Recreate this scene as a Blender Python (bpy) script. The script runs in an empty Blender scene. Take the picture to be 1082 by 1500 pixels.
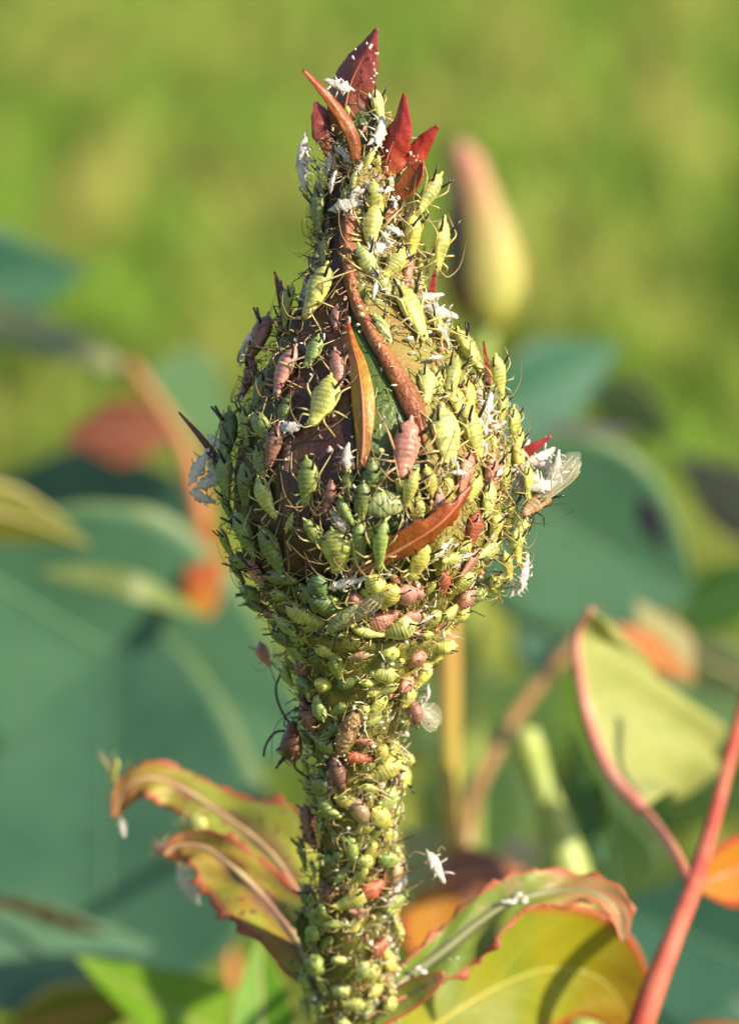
import bpy, math, random
import numpy as np
from mathutils import Vector, Matrix, noise

# ---------------------------------------------------------------- scene, camera, light
# scale: 1 Blender unit = 1 cm of the real macro subject
scene = bpy.context.scene
COL = scene.collection
random.seed(7)
PITCH = math.radians(14)
D0, F = 28.0, 5600.0                     # distance of the bud's axis, pixels per unit slope in the 1082x1500 photo
FWD = Vector((0, math.cos(PITCH), -math.sin(PITCH)))
UP = Vector((0, math.sin(PITCH), math.cos(PITCH)))
RT = Vector((1, 0, 0))
CAM = -FWD * D0
GROUND = -75.0

cam_d = bpy.data.cameras.new('camera'); cam = bpy.data.objects.new('camera', cam_d); COL.objects.link(cam)
cam.location = CAM; cam.rotation_euler = (math.pi/2 - PITCH, 0, 0)
cam_d.sensor_fit = 'VERTICAL'; cam_d.sensor_height = 36; cam_d.lens = 36 * F / 1500
cam_d.clip_start = 0.1; cam_d.clip_end = 5000
cam_d.dof.use_dof = True; cam_d.dof.focus_distance = D0 - 0.55; cam_d.dof.aperture_fstop = 0.265
scene.camera = cam

SUN_DIR = Vector((0.78, -0.42, 0.52)).normalized()
w = bpy.data.worlds.new('World'); scene.world = w; w.use_nodes = True
nt = w.node_tree; nt.nodes.clear()
sky = nt.nodes.new('ShaderNodeTexSky'); sky.sky_type = 'NISHITA'; sky.sun_disc = False
sky.sun_elevation = math.asin(SUN_DIR.z); sky.sun_rotation = math.atan2(SUN_DIR.x, SUN_DIR.y)
bg = nt.nodes.new('ShaderNodeBackground'); bg.inputs[1].default_value = 0.105
wo = nt.nodes.new('ShaderNodeOutputWorld')
nt.links.new(sky.outputs[0], bg.inputs[0]); nt.links.new(bg.outputs[0], wo.inputs[0])
sun_d = bpy.data.lights.new('sun', 'SUN'); sun_d.energy = 5.0; sun_d.angle = math.radians(0.6); sun_d.color = (1.0, 0.86, 0.64)
sun = bpy.data.objects.new('sun', sun_d); COL.objects.link(sun)
sun.rotation_euler = SUN_DIR.to_track_quat('Z', 'Y').to_euler(); sun.location = SUN_DIR * 60
scene.view_settings.view_transform = 'Standard'; scene.view_settings.look = 'None'
scene.view_settings.exposure = 0.92; scene.view_settings.gamma = 1
scene.render.engine = 'CYCLES'
scene.cycles.use_denoising = True
scene.cycles.max_bounces = 6; scene.cycles.transparent_max_bounces = 8
scene.cycles.caustics_reflective = False; scene.cycles.caustics_refractive = False

def at(px, py, dep=0.0):
    """a point of the place: photo pixel plus its own distance behind the bud's axis (cm)"""
    px, py, dep = float(px), float(py), float(dep)
    return CAM + (D0 + dep) * (FWD + RT * ((px - 541) / F) + UP * ((750 - py) / F))

# ---------------------------------------------------------------- mesh helpers
class MB:
    def __init__(self): self.v = []; self.f = []; self.t = []; self.uv = []
    def add(self, vs, fs, ts=None, uvs=None):
        o = len(self.v)
        self.v += [tuple(p) for p in vs]; self.f += [tuple(i + o for i in q) for q in fs]
        self.t += list(ts) if ts is not None else [(1, 1, 1)] * len(vs)
        self.uv += list(uvs) if uvs is not None else [(0.5, 0.5)] * len(vs)
    def grid(self, P, T=None, UV=None, closed=False):
        nu, nv = len(P), len(P[0]); fs = []
        for i in range(nu - 1):
            for j in range(nv if closed else nv - 1):
                k = (j + 1) % nv
                fs.append((i*nv + j, i*nv + k, (i+1)*nv + k, (i+1)*nv + j))
        self.add([p for r in P for p in r], fs, [t for r in T for t in r] if T else None,
                 [u for r in UV for u in r] if UV else None)
    def tube(self, pts, rad, n=6, t0=(1, 1, 1), t1=None, cap=True):
        pts = [Vector(p) for p in pts]; m = len(pts)
        if not hasattr(rad, '__len__'): rad = [rad] * m
        t1 = t1 or t0; P = []; T = []; UV = []; ref = None
        for i, p in enumerate(pts):
            d = (pts[min(i+1, m-1)] - pts[max(i-1, 0)]).normalized()
            if ref is None: ref = d.orthogonal().normalized()
            ref = (ref - d * ref.dot(d)).normalized(); b = d.cross(ref)
            P.append([p + (ref * math.cos(a) + b * math.sin(a)) * rad[i] for a in (2*math.pi*k/n for k in range(n))])
            s = i / (m - 1); T.append([tuple(x + (y - x) * s for x, y in zip(t0, t1))] * n)
            UV.append([(s, k / n) for k in range(n)])
        if cap:
            P = [[pts[0]] * n] + P + [[pts[-1]] * n]; T = [T[0]] + T + [T[-1]]; UV = [UV[0]] + UV + [UV[-1]]
        self.grid(P, T, UV, closed=True)
    def blob(self, c, r, n=6, m=5, jit=0.0, t=(1, 1, 1)):
        c = Vector(c); r = Vector(r) if hasattr(r, '__len__') else Vector((r, r, r)); P = []
        for i in range(m + 1):
            a = math.pi * i / m
            P.append([c + Vector((r.x*math.sin(a)*math.cos(b), r.y*math.sin(a)*math.sin(b), r.z*math.cos(a))) * (1 + jit*random.uniform(-1, 1)*(0 < i < m))
                      for b in (2*math.pi*k/n for k in range(n))])
        self.grid(P, [[t] * n] * (m + 1), None, closed=True)
    def mesh(self, name, mat, smooth=True):
        me = bpy.data.meshes.new(name); me.from_pydata(self.v, [], self.f)
        a = me.attributes.new('tint', 'FLOAT_COLOR', 'POINT')
        a.data.foreach_set('color', np.array([(x[0], x[1], x[2], 1.0) for x in self.t], dtype=np.float32).ravel())
        uvl = me.uv_layers.new(name='UVMap')
        li = np.zeros(len(me.loops), dtype=np.int32); me.loops.foreach_get('vertex_index', li)
        uvl.data.foreach_set('uv', np.array(self.uv, dtype=np.float32)[li].ravel())
        if smooth: me.polygons.foreach_set('use_smooth', [True] * len(me.polygons))
        me.materials.append(mat); me.update(); return me

def obj(name, me, parent=None, kind=None):
    o = bpy.data.objects.new(name, me); COL.objects.link(o)
    if parent is not None:
        o.parent = parent
        o.matrix_parent_inverse = ROOTM.get(parent.name, Matrix.Identity(4))
    if kind: o['kind'] = kind
    return o
ROOTM = {}
def thing(name, label, cat, loc, group=None):
    """an Empty at the base of a thing whose part meshes are modelled in world coordinates"""
    o = bpy.data.objects.new(name, None); COL.objects.link(o); o.location = loc; o.empty_display_size = 0.2
    ROOTM[o.name] = Matrix.Translation(-Vector(loc)); o['label'] = label; o['category'] = cat
    if group: o['group'] = group
    return o

def spline(pts, n):
    """Catmull-Rom through tuples of any length"""
    P = np.array(pts, dtype=float); m = len(P)
    if m == 2: return [tuple(map(float, P[0] + (P[1] - P[0]) * i / (n - 1))) for i in range(n)]
    Q = np.vstack([2*P[0] - P[1], P, 2*P[-1] - P[-2]]); out = []
    for i in range(n):
        x = i / (n - 1) * (m - 1); k = min(int(x), m - 2); t = x - k
        a, b, c, d = Q[k], Q[k+1], Q[k+2], Q[k+3]
        out.append(tuple(map(float, 0.5*(2*b + (c - a)*t + (2*a - 5*b + 4*c - d)*t*t + (3*b - a - 3*c + d)*t**3))))
    return out
def lerp_table(tab, x):
    xs = [r[0] for r in tab]
    return [float(np.interp(x, xs, [r[i] for r in tab])) for i in range(1, len(tab[0]))]

# ---------------------------------------------------------------- materials
class NT:
    def __init__(self, name):
        self.m = bpy.data.materials.new(name); self.m.use_nodes = True; self.t = self.m.node_tree; self.t.nodes.clear()
        self.out = self.n('ShaderNodeOutputMaterial')
    def n(self, typ, **k):
        x = self.t.nodes.new(typ)
        for a, b in k.items(): setattr(x, a, b)
        return x
    def l(self, a, b): self.t.links.new(a, b)
    def val(self, s, v):
        if hasattr(v, 'links') or isinstance(v, bpy.types.NodeSocket): self.l(v, s)
        else: s.default_value = v if not (hasattr(v, '__len__') and len(v) == 3 and s.type == 'RGBA') else (*v, 1)
    def mix(self, f, a, b, mode='MIX'):
        x = self.n('ShaderNodeMix', data_type='RGBA', blend_type=mode)
        self.val(x.inputs[0], f); self.val(x.inputs[6], a); self.val(x.inputs[7], b); return x.outputs[2]
    def math(self, op, a, b=0.0):
        x = self.n('ShaderNodeMath', operation=op); self.val(x.inputs[0], a); self.val(x.inputs[1], b); return x.outputs[0]
    def noise(self, scale, detail=3, coord='Object', stretch=None, rough=0.55):
        tc = self.n('ShaderNodeTexCoord'); src = tc.outputs[coord]
        if stretch:
            mp = self.n('ShaderNodeMapping'); mp.inputs['Scale'].default_value = stretch; self.l(src, mp.inputs[0]); src = mp.outputs[0]
        x = self.n('ShaderNodeTexNoise'); x.inputs['Scale'].default_value = scale; x.inputs['Detail'].default_value = detail
        x.inputs['Roughness'].default_value = rough; self.l(src, x.inputs['Vector']); return x.outputs[0]
    def ramp(self, f, stops):
        x = self.n('ShaderNodeValToRGB'); e = x.color_ramp.elements
        while len(e) < len(stops): e.new(0.5)
        for q, (p, c) in zip(e, stops): q.position = p; q.color = (*c, 1) if len(c) == 3 else c
        self.val(x.inputs[0], f); return x.outputs[0]
    def step(self, f, a, b): return self.ramp(f, [(a, (0, 0, 0)), (b, (1, 1, 1))])
    def attr(self, name): return self.n('ShaderNodeAttribute', attribute_name=name).outputs[0]
    def surf(self, col, rough=0.5, spec=0.4, trans=0.0, tcol=None, bump=None, bstr=0.3, bdist=0.02, sss=0.0, sheen=0.0):
        p = self.n('ShaderNodeBsdfPrincipled'); self.val(p.inputs['Base Color'], col); self.val(p.inputs['Roughness'], rough)
        p.inputs['Specular IOR Level'].default_value = spec
        if sss:
            p.inputs['Subsurface Weight'].default_value = sss; p.inputs['Subsurface Radius'].default_value = (1, 0.8, 0.4)
            p.inputs['Subsurface Scale'].default_value = 0.05
        if sheen: p.inputs['Sheen Weight'].default_value = sheen; p.inputs['Sheen Roughness'].default_value = 0.4
        if bump is not None:
            b = self.n('ShaderNodeBump'); b.inputs['Strength'].default_value = bstr; b.inputs['Distance'].default_value = bdist
            self.l(bump, b.inputs['Height']); self.l(b.outputs[0], p.inputs['Normal'])
        res = p.outputs[0]
        if trans:
            t = self.n('ShaderNodeBsdfTranslucent'); self.val(t.inputs[0], tcol if tcol is not None else col)
            m = self.n('ShaderNodeMixShader'); self.val(m.inputs[0], trans); self.l(res, m.inputs[1]); self.l(t.outputs[0], m.inputs[2]); res = m.outputs[0]
        self.l(res, self.out.inputs[0]); return self.m

def leaf_mat(name, a, b, margin=None, mw=0.10, tip=None, trans=0.35, rough=0.45, scale=1.5, vein=None, spec=0.35, spots=None, mid=None):
    """leaf blade: two blade pigments, a margin pigment, side veins and the red flush of a young tip; u along, v across"""
    k = NT(name); uv = k.n('ShaderNodeTexCoord').outputs['UV']; sp = k.n('ShaderNodeSeparateXYZ'); k.l(uv, sp.inputs[0])
    n1 = k.noise(scale, 5); col = k.mix(k.step(n1, 0.38, 0.64), a, b)
    va = k.math('ABSOLUTE', k.math('SUBTRACT', sp.outputs[1], 0.5))
    if vein:
        # chevron side veins
        ph = k.math('FRACT', k.math('ADD', k.math('MULTIPLY', sp.outputs[0], 9.0), k.math('MULTIPLY', va, -5.0)))
        vm = k.step(k.math('ABSOLUTE', k.math('SUBTRACT', ph, 0.5)), 0.40, 0.50)
        col = k.mix(k.math('MULTIPLY', vm, 0.5), col, vein)
    if mid: col = k.mix(k.ramp(k.math('ADD', va, k.math('MULTIPLY', k.math('SUBTRACT', k.noise(3.0, 3), 0.5), 0.25)), [(0.02, (1, 1, 1)), (0.17, (0, 0, 0))]), col, mid)  # tone along the midrib: scorch, plus fold-valley shade put into the colour
    if tip: col = k.mix(k.step(k.math('ADD', sp.outputs[0], k.math('MULTIPLY', k.math('SUBTRACT', n1, 0.5), 0.5)), 0.55, 1.0), col, tip)
    if margin:
        e = k.math('ADD', va, k.math('MULTIPLY', k.math('SUBTRACT', k.noise(4.0, 3), 0.5), 0.12))
        col = k.mix(k.step(e, 0.5 - mw, 0.5 - mw * 0.35), col, margin)
    if spots: col = k.mix(k.step(k.noise(scale * 5, 4), 0.60, 0.68), col, spots)
    return k.surf(col, rough, spec, trans, None, k.noise(scale * 9, 4), 0.25, 0.03)

def stem_mat(name, a, b, scale=2.0, rough=0.4):
    k = NT(name); col = k.mix(k.step(k.noise(scale, 4, stretch=(1, 1, 0.35)), 0.36, 0.66), a, b)
    return k.surf(col, rough, 0.4, 0, None, k.noise(scale * 12, 3), 0.2, 0.02)

TEAL = leaf_mat('leaf_blue_green', (0.040, 0.112, 0.064), (0.062, 0.150, 0.086), (0.10, 0.16, 0.05), 0.05, vein=(0.05, 0.17, 0.09), trans=0.10, rough=0.5, scale=0.6)
LEAFBR = leaf_mat('leaf_brown', (0.07, 0.045, 0.02), (0.12, 0.06, 0.03), None, trans=.1)
TEALD = leaf_mat('leaf_dark_blue_green', (0.022, 0.080, 0.055), (0.032, 0.105, 0.065), None, vein=(0.04, 0.13, 0.08), trans=0.08, rough=0.5, scale=0.6)
PALE = leaf_mat('leaf_pale_yellow', (0.33, 0.37, 0.11), (0.42, 0.44, 0.16), None, vein=(0.45, 0.46, 0.16), trans=0.4, scale=0.7)
LIME = leaf_mat('leaf_lime', (0.16, 0.33, 0.015), (0.24, 0.42, 0.03), None, vein=(0.3, 0.45, 0.06), trans=0.4, scale=0.8)
YEL = leaf_mat('leaf_yellow_green', (0.36, 0.34, 0.015), (0.20, 0.27, 0.015), (0.50, 0.12, 0.03), 0.12, vein=(0.42, 0.40, 0.05), trans=0.5, scale=0.9, tip=(0.45, 0.17, 0.03))
ORANGE = leaf_mat('leaf_orange', (0.52, 0.19, 0.02), (0.42, 0.24, 0.03), (0.42, 0.06, 0.03), 0.14, trans=0.45, scale=0.9)
MAROON = leaf_mat('leaf_maroon', (0.14, 0.045, 0.028), (0.19, 0.07, 0.03), (0.24, 0.07, 0.02), 0.12, trans=0.2, scale=0.9)
PURPLE = leaf_mat('leaf_purple_grey', (0.085, 0.072, 0.080), (0.080, 0.095, 0.07), None, trans=0.1, scale=0.9)
OLIVE = leaf_mat('leaf_olive', (0.10, 0.12, 0.012), (0.15, 0.15, 0.02), (0.34, 0.30, 0.08), 0.10, trans=0.2, scale=0.9)
MIDG = leaf_mat('leaf_mid_green', (0.045, 0.105, 0.028), (0.075, 0.14, 0.035), None, vein=(0.14, 0.22, 0.07), trans=0.25, scale=0.7)
GREYG = leaf_mat('leaf_grey_green', (0.12, 0.165, 0.085), (0.16, 0.20, 0.09), None, trans=0.2, scale=0.6)
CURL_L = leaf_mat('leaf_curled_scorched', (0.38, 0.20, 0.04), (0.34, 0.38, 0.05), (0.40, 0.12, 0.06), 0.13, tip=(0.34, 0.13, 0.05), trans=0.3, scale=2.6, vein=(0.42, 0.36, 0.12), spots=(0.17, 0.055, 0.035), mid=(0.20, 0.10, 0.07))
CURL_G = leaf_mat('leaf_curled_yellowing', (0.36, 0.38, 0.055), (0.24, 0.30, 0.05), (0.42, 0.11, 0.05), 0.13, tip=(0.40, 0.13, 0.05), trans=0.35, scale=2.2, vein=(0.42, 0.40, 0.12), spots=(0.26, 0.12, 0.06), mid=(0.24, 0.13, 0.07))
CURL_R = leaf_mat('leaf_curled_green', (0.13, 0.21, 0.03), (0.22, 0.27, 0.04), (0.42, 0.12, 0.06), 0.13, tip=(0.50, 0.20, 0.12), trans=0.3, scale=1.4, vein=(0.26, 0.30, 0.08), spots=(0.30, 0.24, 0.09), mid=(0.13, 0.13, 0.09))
RIB_G = stem_mat('rib_pale', (0.34, 0.36, 0.12), (0.40, 0.30, 0.14))
RIB_T = stem_mat('rib_green', (0.05, 0.15, 0.07), (0.08, 0.19, 0.09))
RIB_R = stem_mat('rib_red', (0.40, 0.11, 0.08), (0.46, 0.19, 0.10))
RIB_O = stem_mat('rib_olive', (0.16, 0.19, 0.08), (0.22, 0.22, 0.11))
RIB_M = stem_mat('rib_mauve', (0.50, 0.40, 0.20), (0.34, 0.19, 0.13))
RIB_Y = stem_mat('rib_yellow', (0.36, 0.34, 0.05), (0.40, 0.34, 0.06))
PINKRIB = stem_mat('rib_pink', (0.48, 0.13, 0.11), (0.52, 0.26, 0.18))
CANE_RED = stem_mat('cane_red', (0.36, 0.050, 0.036), (0.44, 0.13, 0.075), 3.0, .6)
CANE_ORG = stem_mat('cane_orange', (0.50, 0.16, 0.06), (0.46, 0.22, 0.07), 1.2)
CANE_BRN = stem_mat('cane_brown', (0.20, 0.10, 0.04), (0.26, 0.16, 0.05), 1.2)
CANE_GRN = stem_mat('cane_green', (0.26, 0.34, 0.08), (0.34, 0.38, 0.10), 1.2)
CANE_YEL = stem_mat('cane_yellow', (0.34, 0.30, 0.05), (0.38, 0.20, 0.05), 1.2)
BGBUD = (lambda k: k.surf(k.ramp(k.n('ShaderNodeSeparateXYZ').outputs[0] if False else (lambda s: (k.l(k.n('ShaderNodeTexCoord').outputs['UV'], s.inputs[0]), s.outputs[0])[1])(k.n('ShaderNodeSeparateXYZ')),
        [(0.0, (0.25, 0.30, 0.04)), (0.35, (0.36, 0.33, 0.10)), (0.58, (0.33, 0.22, 0.09)), (0.8, (0.36, 0.16, 0.09)), (1.0, (0.42, 0.22, 0.17))]), 0.5, 0.3))(NT('background_bud'))

# ---------------------------------------------------------------- the lawn
k = NT('lawn_soil'); LAWN = k.surf(k.mix(k.step(k.noise(0.12, 5), 0.4, 0.62), (0.10, 0.16, 0.022), (0.20, 0.20, 0.05)), 0.9, 0.1, 0, None, k.noise(1.5, 4), 0.5, 0.5)
k = NT('grass_blade'); GRASS = k.surf(k.attr('tint'), 0.55, 0.25, 0.4)
b = MB(); gx = [-3000, -400, 0, 400, 3000]; gy = [-1500, -100, 100, 700, 4500]
b.grid([[(x, y, GROUND) for x in gx] for y in gy])
o = obj('ground', b.mesh('ground', LAWN), kind='structure')
rg = np.random.default_rng(3); V = []; FC = []; TT = []
def grass(n, y0, y1, wfun, hmin, hmax):
    for _ in range(n):
        y = y0 + (y1 - y0) * rg.random() ** 1.2; x = (rg.random() * 2 - 1) * wfun(y)
        n1 = noise.noise(Vector((x * .10, y * .014, 0))); n2 = noise.noise(Vector((x * .30 + 9, y * .045, 4))); n3 = noise.noise(Vector((x * .16 + 3, y * .022, 8)))
        h = (hmin + (hmax - hmin) * rg.random()) * (1.0 + 0.7 * n2); a = rg.random() * 6.283; wd = 0.22 + 0.25 * rg.random()
        lean = h * (0.25 + 0.6 * rg.random()); b0 = rg.random() * 6.283
        dx, dy = math.cos(a) * wd, math.sin(a) * wd; lx, ly = math.cos(b0) * lean, math.sin(b0) * lean
        i = len(V)
        V.extend([(x-dx, y-dy, GROUND), (x+dx, y+dy, GROUND), (x-dx*.8+lx*.35, y-dy*.8+ly*.35, GROUND+h*.6), (x+dx*.8+lx*.35, y+dy*.8+ly*.35, GROUND+h*.6), (x+lx, y+ly, GROUND+h)])
        FC.extend([(i, i+1, i+3, i+2), (i+2, i+3, i+4)])
        dry = max(0.0, min(1.0, 0.20 + 1.1 * n1 + 0.6 * n2 + 0.5 * rg.standard_normal() * 0.4))
        g = Vector((0.145, 0.250, 0.028)).lerp(Vector((0.35, 0.34, 0.085)), dry) * max(.25, 1.08 + 0.8 * n3 + 1.25 * n2)
        TT.extend([tuple(g)] * 5)
grass(85000, 120, 1100, lambda y: 30 + y * 0.19, 3.0, 7.0)
b = MB(); b.v = V; b.f = FC; b.t = TT; b.uv = [(0, 0)] * len(V)
o = obj('lawn_grass', b.mesh('lawn_grass', GRASS, False), kind='stuff')
o['label'] = 'sunlit yellow-green lawn grass far behind the rose bud'; o['category'] = 'grass'

# ---------------------------------------------------------------- leaf builder
def deep(d): return d + max(0.0, d - 4.0) * 0.5
def leaf(parent, pts, mat, roll=0.0, fold=0.0, teeth=(0, 0), wav=0.0, nu=36, nv=6, rib=None, ribw=0.03, name='leaf', label=None, thick=0.012, cup=0.0, seed=0):
    """pts: (px, py, depth, left half width px, right half width px) along the midrib, base first"""
    pts = [(p[0], p[1], deep(p[2]), *p[3:]) for p in pts]
    S = spline(pts, nu); C = [at(*s[:3]) for s in S]; P = []; UV = []; rnd = random.Random(seed + int(pts[0][0] * 7 + pts[0][1]))
    ph = rnd.uniform(0, 6)
    for i, c in enumerate(C):
        t = (C[min(i+1, nu-1)] - C[max(i-1, 0)]).normalized(); vw = (CAM - c).normalized()
        side = t.cross(vw).normalized(); nrm = side.cross(t).normalized()
        r = math.radians(roll if not hasattr(roll, '__len__') else float(np.interp(i/(nu-1), np.linspace(0, 1, len(roll)), roll)))
        s2 = side * math.cos(r) + nrm * math.sin(r); n2 = nrm * math.cos(r) - side * math.sin(r)
        sc = (D0 + S[i][2]) / F / max(0.35, abs(math.cos(r))); row = []; uvr = []
        u = i / (nu - 1)
        tooth = 1.0
        if teeth[0]: tooth = 1 + teeth[1] * (((u * teeth[0] + .8 * noise.noise(Vector((u * 6, ph, 0)))) % 1.0 - 0.5) * (0.55 + .9 * noise.noise(Vector((u * teeth[0] * .7, 5, ph)))) + .9 * noise.noise(Vector((u * teeth[0] * 1.3, ph, 2))))
        for j in range(2 * nv + 1):
            v = j / nv - 1; hw = max(S[i][3] if v < 0 else S[i][4], 0.4) * sc; fo = math.radians(fold)
            m = abs(v) * (tooth if abs(v) > 0.95 else 1)
            d = hw * m * (1 if v > 0 else -1)
            p = c + s2 * d * math.cos(fo) + n2 * abs(d) * math.sin(fo) + n2 * (cup * hw * v * v)
            p += n2 * wav * hw * abs(v) * math.sin(u * 17 + ph + (1.3 if v > 0 else 0)) + n2 * 0.4 * wav * hw * min(1, abs(v) * 2.5) * math.sin(u * 31 + v * 4 + ph)
            row.append(p); uvr.append((u, 0.5 + v * 0.5))
        P.append(row); UV.append(uvr)
    b = MB(); b.grid(P, None, UV); o = obj(name, b.mesh(name, mat), parent)
    sm = o.modifiers.new('thickness', 'SOLIDIFY'); sm.thickness = thick; sm.offset = 0
    if label: o['label'] = label
    if rib:
        q = MB(); R = [max(0.3, 1 - 0.75 * i / (nu - 1)) * ribw for i in range(nu)]
        q.tube([c + (CAM - c).normalized() * 0.004 for c in C], R, 6); rb = bpy.data.objects.new('midrib', q.mesh('midrib', rib)); COL.objects.link(rb); rb.parent = o
        for kk in (1,):
            pass
    return o

def ruled(parent, A, B, mat, name='leaf', label=None, nu=40, nv=10, wav=.04, thick=.015, bow=0.0, rib=None, ribw=.04, tooth=0.0):
    """leaf half stretched between two curves of (px, py, depth): the folded midrib A and the free edge B"""
    A = [(p[0], p[1], deep(p[2])) for p in A]; B = [(p[0], p[1], deep(p[2])) for p in B]
    SA, SB = [at(*q) for q in spline(A, nu)], [at(*q) for q in spline(B, nu)]; P = []; UV = []
    for i in range(nu):
        d = SB[i] - SA[i]; n = d.cross(SA[min(i+1, nu-1)] - SA[max(i-1, 0)]); n = n.normalized() if n.length > 1e-9 else Vector((0, -1, 0))
        if n.dot(CAM - SA[i]) < 0: n = -n
        k = 1 + tooth * ((i * .5) % 1.0 - .25)
        P.append([SA[i] + d * (j / nv) * (k if j == nv else 1) + n * (bow * math.sin(math.pi * j / nv) + wav * d.length * j / nv * math.sin(i * .5 + j * .4)) for j in range(nv + 1)])
        UV.append([(i / (nu - 1), 0.5 + .5 * j / nv) for j in range(nv + 1)])
    b = MB(); b.grid(P, None, UV); o = obj(name, b.mesh(name, mat), parent); sm = o.modifiers.new('thickness', 'SOLIDIFY'); sm.thickness = thick; sm.offset = 0
    if label: o['label'] = label
    if rib:
        q = MB(); q.tube(SA, [ribw * (1 - .6 * i / (nu - 1)) for i in range(nu)], 8); r = bpy.data.objects.new('midrib', q.mesh('midrib', rib)); COL.objects.link(r); r.parent = o
    return o

def cane(name, label, pts, mat, group=None, cat='rose cane'):
    """pts (px, py, depth, half width px); the first point is low: the cane runs on from there down to the ground"""
    pts = [(p[0], p[1], deep(p[2]), p[3]) for p in pts]
    S = spline(pts, 30); C = [at(*s[:3]) for s in S]; R = [s[3] * (D0 + s[2]) / F for s in S]
    foot = Vector((C[0].x * 0.9, C[0].y + 2.0, GROUND))
    low = [foot.lerp(C[0], x) for x in (0, 0.25, 0.5, 0.75)]
    t = thing(name, label, cat, foot, group); b = MB(); b.tube(low + C, [R[0] * 1.3] * 4 + R, 10)
    obj('stem', b.mesh('stem', mat), t); return t

def ovate(px0, py0, d0, px1, py1, d1, w, bend=0.0, skew=1.0, n=6, shape=None):
    """spine of an ovate leaf from its base to its tip; bend bows it sideways (px)"""
    out = []; shape = shape or [0.06, 0.62, 0.98, 1.0, 0.72, 0.38, 0.02]; m = len(shape)
    L = math.hypot(px1 - px0, py1 - py0); nx, ny = (py1 - py0) / L, -(px1 - px0) / L
    for i, s in enumerate(shape):
        u = i / (m - 1); q = bend * 4 * u * (1 - u)
        out.append((px0 + (px1 - px0) * u + nx * q, py0 + (py1 - py0) * u + ny * q, d0 + (d1 - d0) * u, s * w, s * w * skew))
    return out

# ---------------------------------------------------------------- background rose canes and leaves
# far left cane with blue-green leaves
t = cane('rose_cane', 'orange-stemmed rose cane with blue-green leaves behind the shaded side of the bud',
         [(345, 1500, 13, 10), (318, 1180, 13, 10), (312, 900, 13, 13), (302, 800, 13, 14), (272, 668, 14, 13), (235, 600, 14.5, 12), (186, 530, 15, 9)], CANE_ORG)
leaf(t, ovate(-150, 440, 17, 126, 396, 18, 84), TEALD, roll=-25, fold=6, teeth=(18, .05), rib=RIB_T, label='dark blue-green leaf with a blunt tip')
leaf(t, [(195, 545, 15, 3, 3), (130, 515, 15, 24, 20), (60, 485, 15.5, 34, 24), (-40, 450, 16, 34, 24), (-160, 400, 16, 6, 6)], GREYG, roll=-20, rib=RIB_G, label='pale grey-green leaf seen edge-on')
leaf(t, ovate(250, 640, 14, 92, 645, 14, 48, bend=-6), MAROON, roll=-20, fold=8, rib=RIB_R, label='maroon-brown leaf')
leaf(t, ovate(215, 545, 17, 345, 640, 18, 70), leaf_mat('leaf_sea_green', (0.065, 0.14, 0.070), (0.09, 0.17, 0.075), None, trans=0.2, scale=0.7), roll=15, rib=RIB_T, label='light sea-green leaf')
leaf(t, ovate(300, 735, 16, -90, 745, 17, 92, bend=10), TEAL, roll=-8, fold=8, teeth=(22, .05), rib=RIB_T, label='blue-green leaf below the maroon one')
leaf(t, ovate(295, 905, 12.0, 305, 762, 12.5, 26, shape=[.5, .9, 1, 1, .8, .5, .05]), leaf_mat('leaf_red_orange', (0.55, 0.13, 0.05), (0.55, 0.28, 0.03), None, trans=0.45, scale=1.5), roll=10, label='red and orange young leaf')
leaf(t, ovate(215, 815, 13, 300, 840, 13, 24), OLIVE, roll=20)

t = cane('rose_cane', 'rose cane with huge dark blue-green leaves under the shaded flank of the bud',
         [(250, 1640, 17, 12), (230, 1500, 17, 11), (190, 1100, 17, 10), (140, 820, 17, 10), (60, 838, 16, 12), (-40, 850, 16, 12)], CANE_BRN)
leaf(t, ovate(-60, 815, 12, 470, 1090, 13, 215, bend=-20, shape=[.3, .8, 1, .95, .75, .4, .03]), TEAL, roll=-12, fold=6, teeth=(30, .04), rib=RIB_T, label='very large blue-green leaf')
leaf(t, ovate(150, 1480, 12, 160, 870, 12.5, 260, shape=[.3, .8, 1, .95, .75, .5, .05]), TEAL, roll=14, fold=6, teeth=(30, .04), rib=RIB_T, label='broad blue-green leaf pointing up')
leaf(t, [(60, 838, 10.5, 4, 4), (130, 846, 10.5, 18, 14), (210, 868, 10.5, 24, 14), (300, 905, 11, 3, 3)], leaf_mat('leaf_fold_pale', (0.12, 0.18, 0.055), (0.16, 0.21, 0.065), None, trans=0.3), roll=25, label='pale yellow-green folded leaf edge')
leaf(t, ovate(-110, 735, 10, 132, 800, 10.5, 42, bend=12), OLIVE, roll=-15, fold=-10, rib=RIB_G, label='olive leaf with a pale yellow edge')
leaf(t, ovate(-120, 1420, 9, 225, 1385, 9.5, 80), TEAL, roll=5, fold=12, teeth=(20, .1), rib=RIB_T, label='serrated blue-green leaf with brown specks')
leaf(t, [(-60, 1312, 9, 4, 4), (20, 1326, 9, 9, 9), (90, 1348, 9, 10, 10), (150, 1368, 9, 3, 3)], LEAFBR, roll=-30, teeth=(9, .5), label='small brown serrated leaf')
leaf(t, ovate(430, 1560, 6.5, 110, 1400, 7, 60, bend=8), LIME, roll=-30, fold=12, rib=RIB_G, label='bright lime-green leaf')
leaf(t, ovate(385, 1600, 5.5, 380, 1370, 6, 52), leaf_mat('leaf_bright_green', (0.10, 0.26, 0.015), (0.15, 0.33, 0.02), (0.3, 0.26, 0.04), .1, trans=0.4), roll=-10, fold=15, rib=RIB_G, label='bright green leaf at the foot of the shoot')
leaf(t, ovate(0, 1520, 9, 230, 1455, 9, 50), OLIVE, roll=-25, rib=RIB_R)

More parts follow.
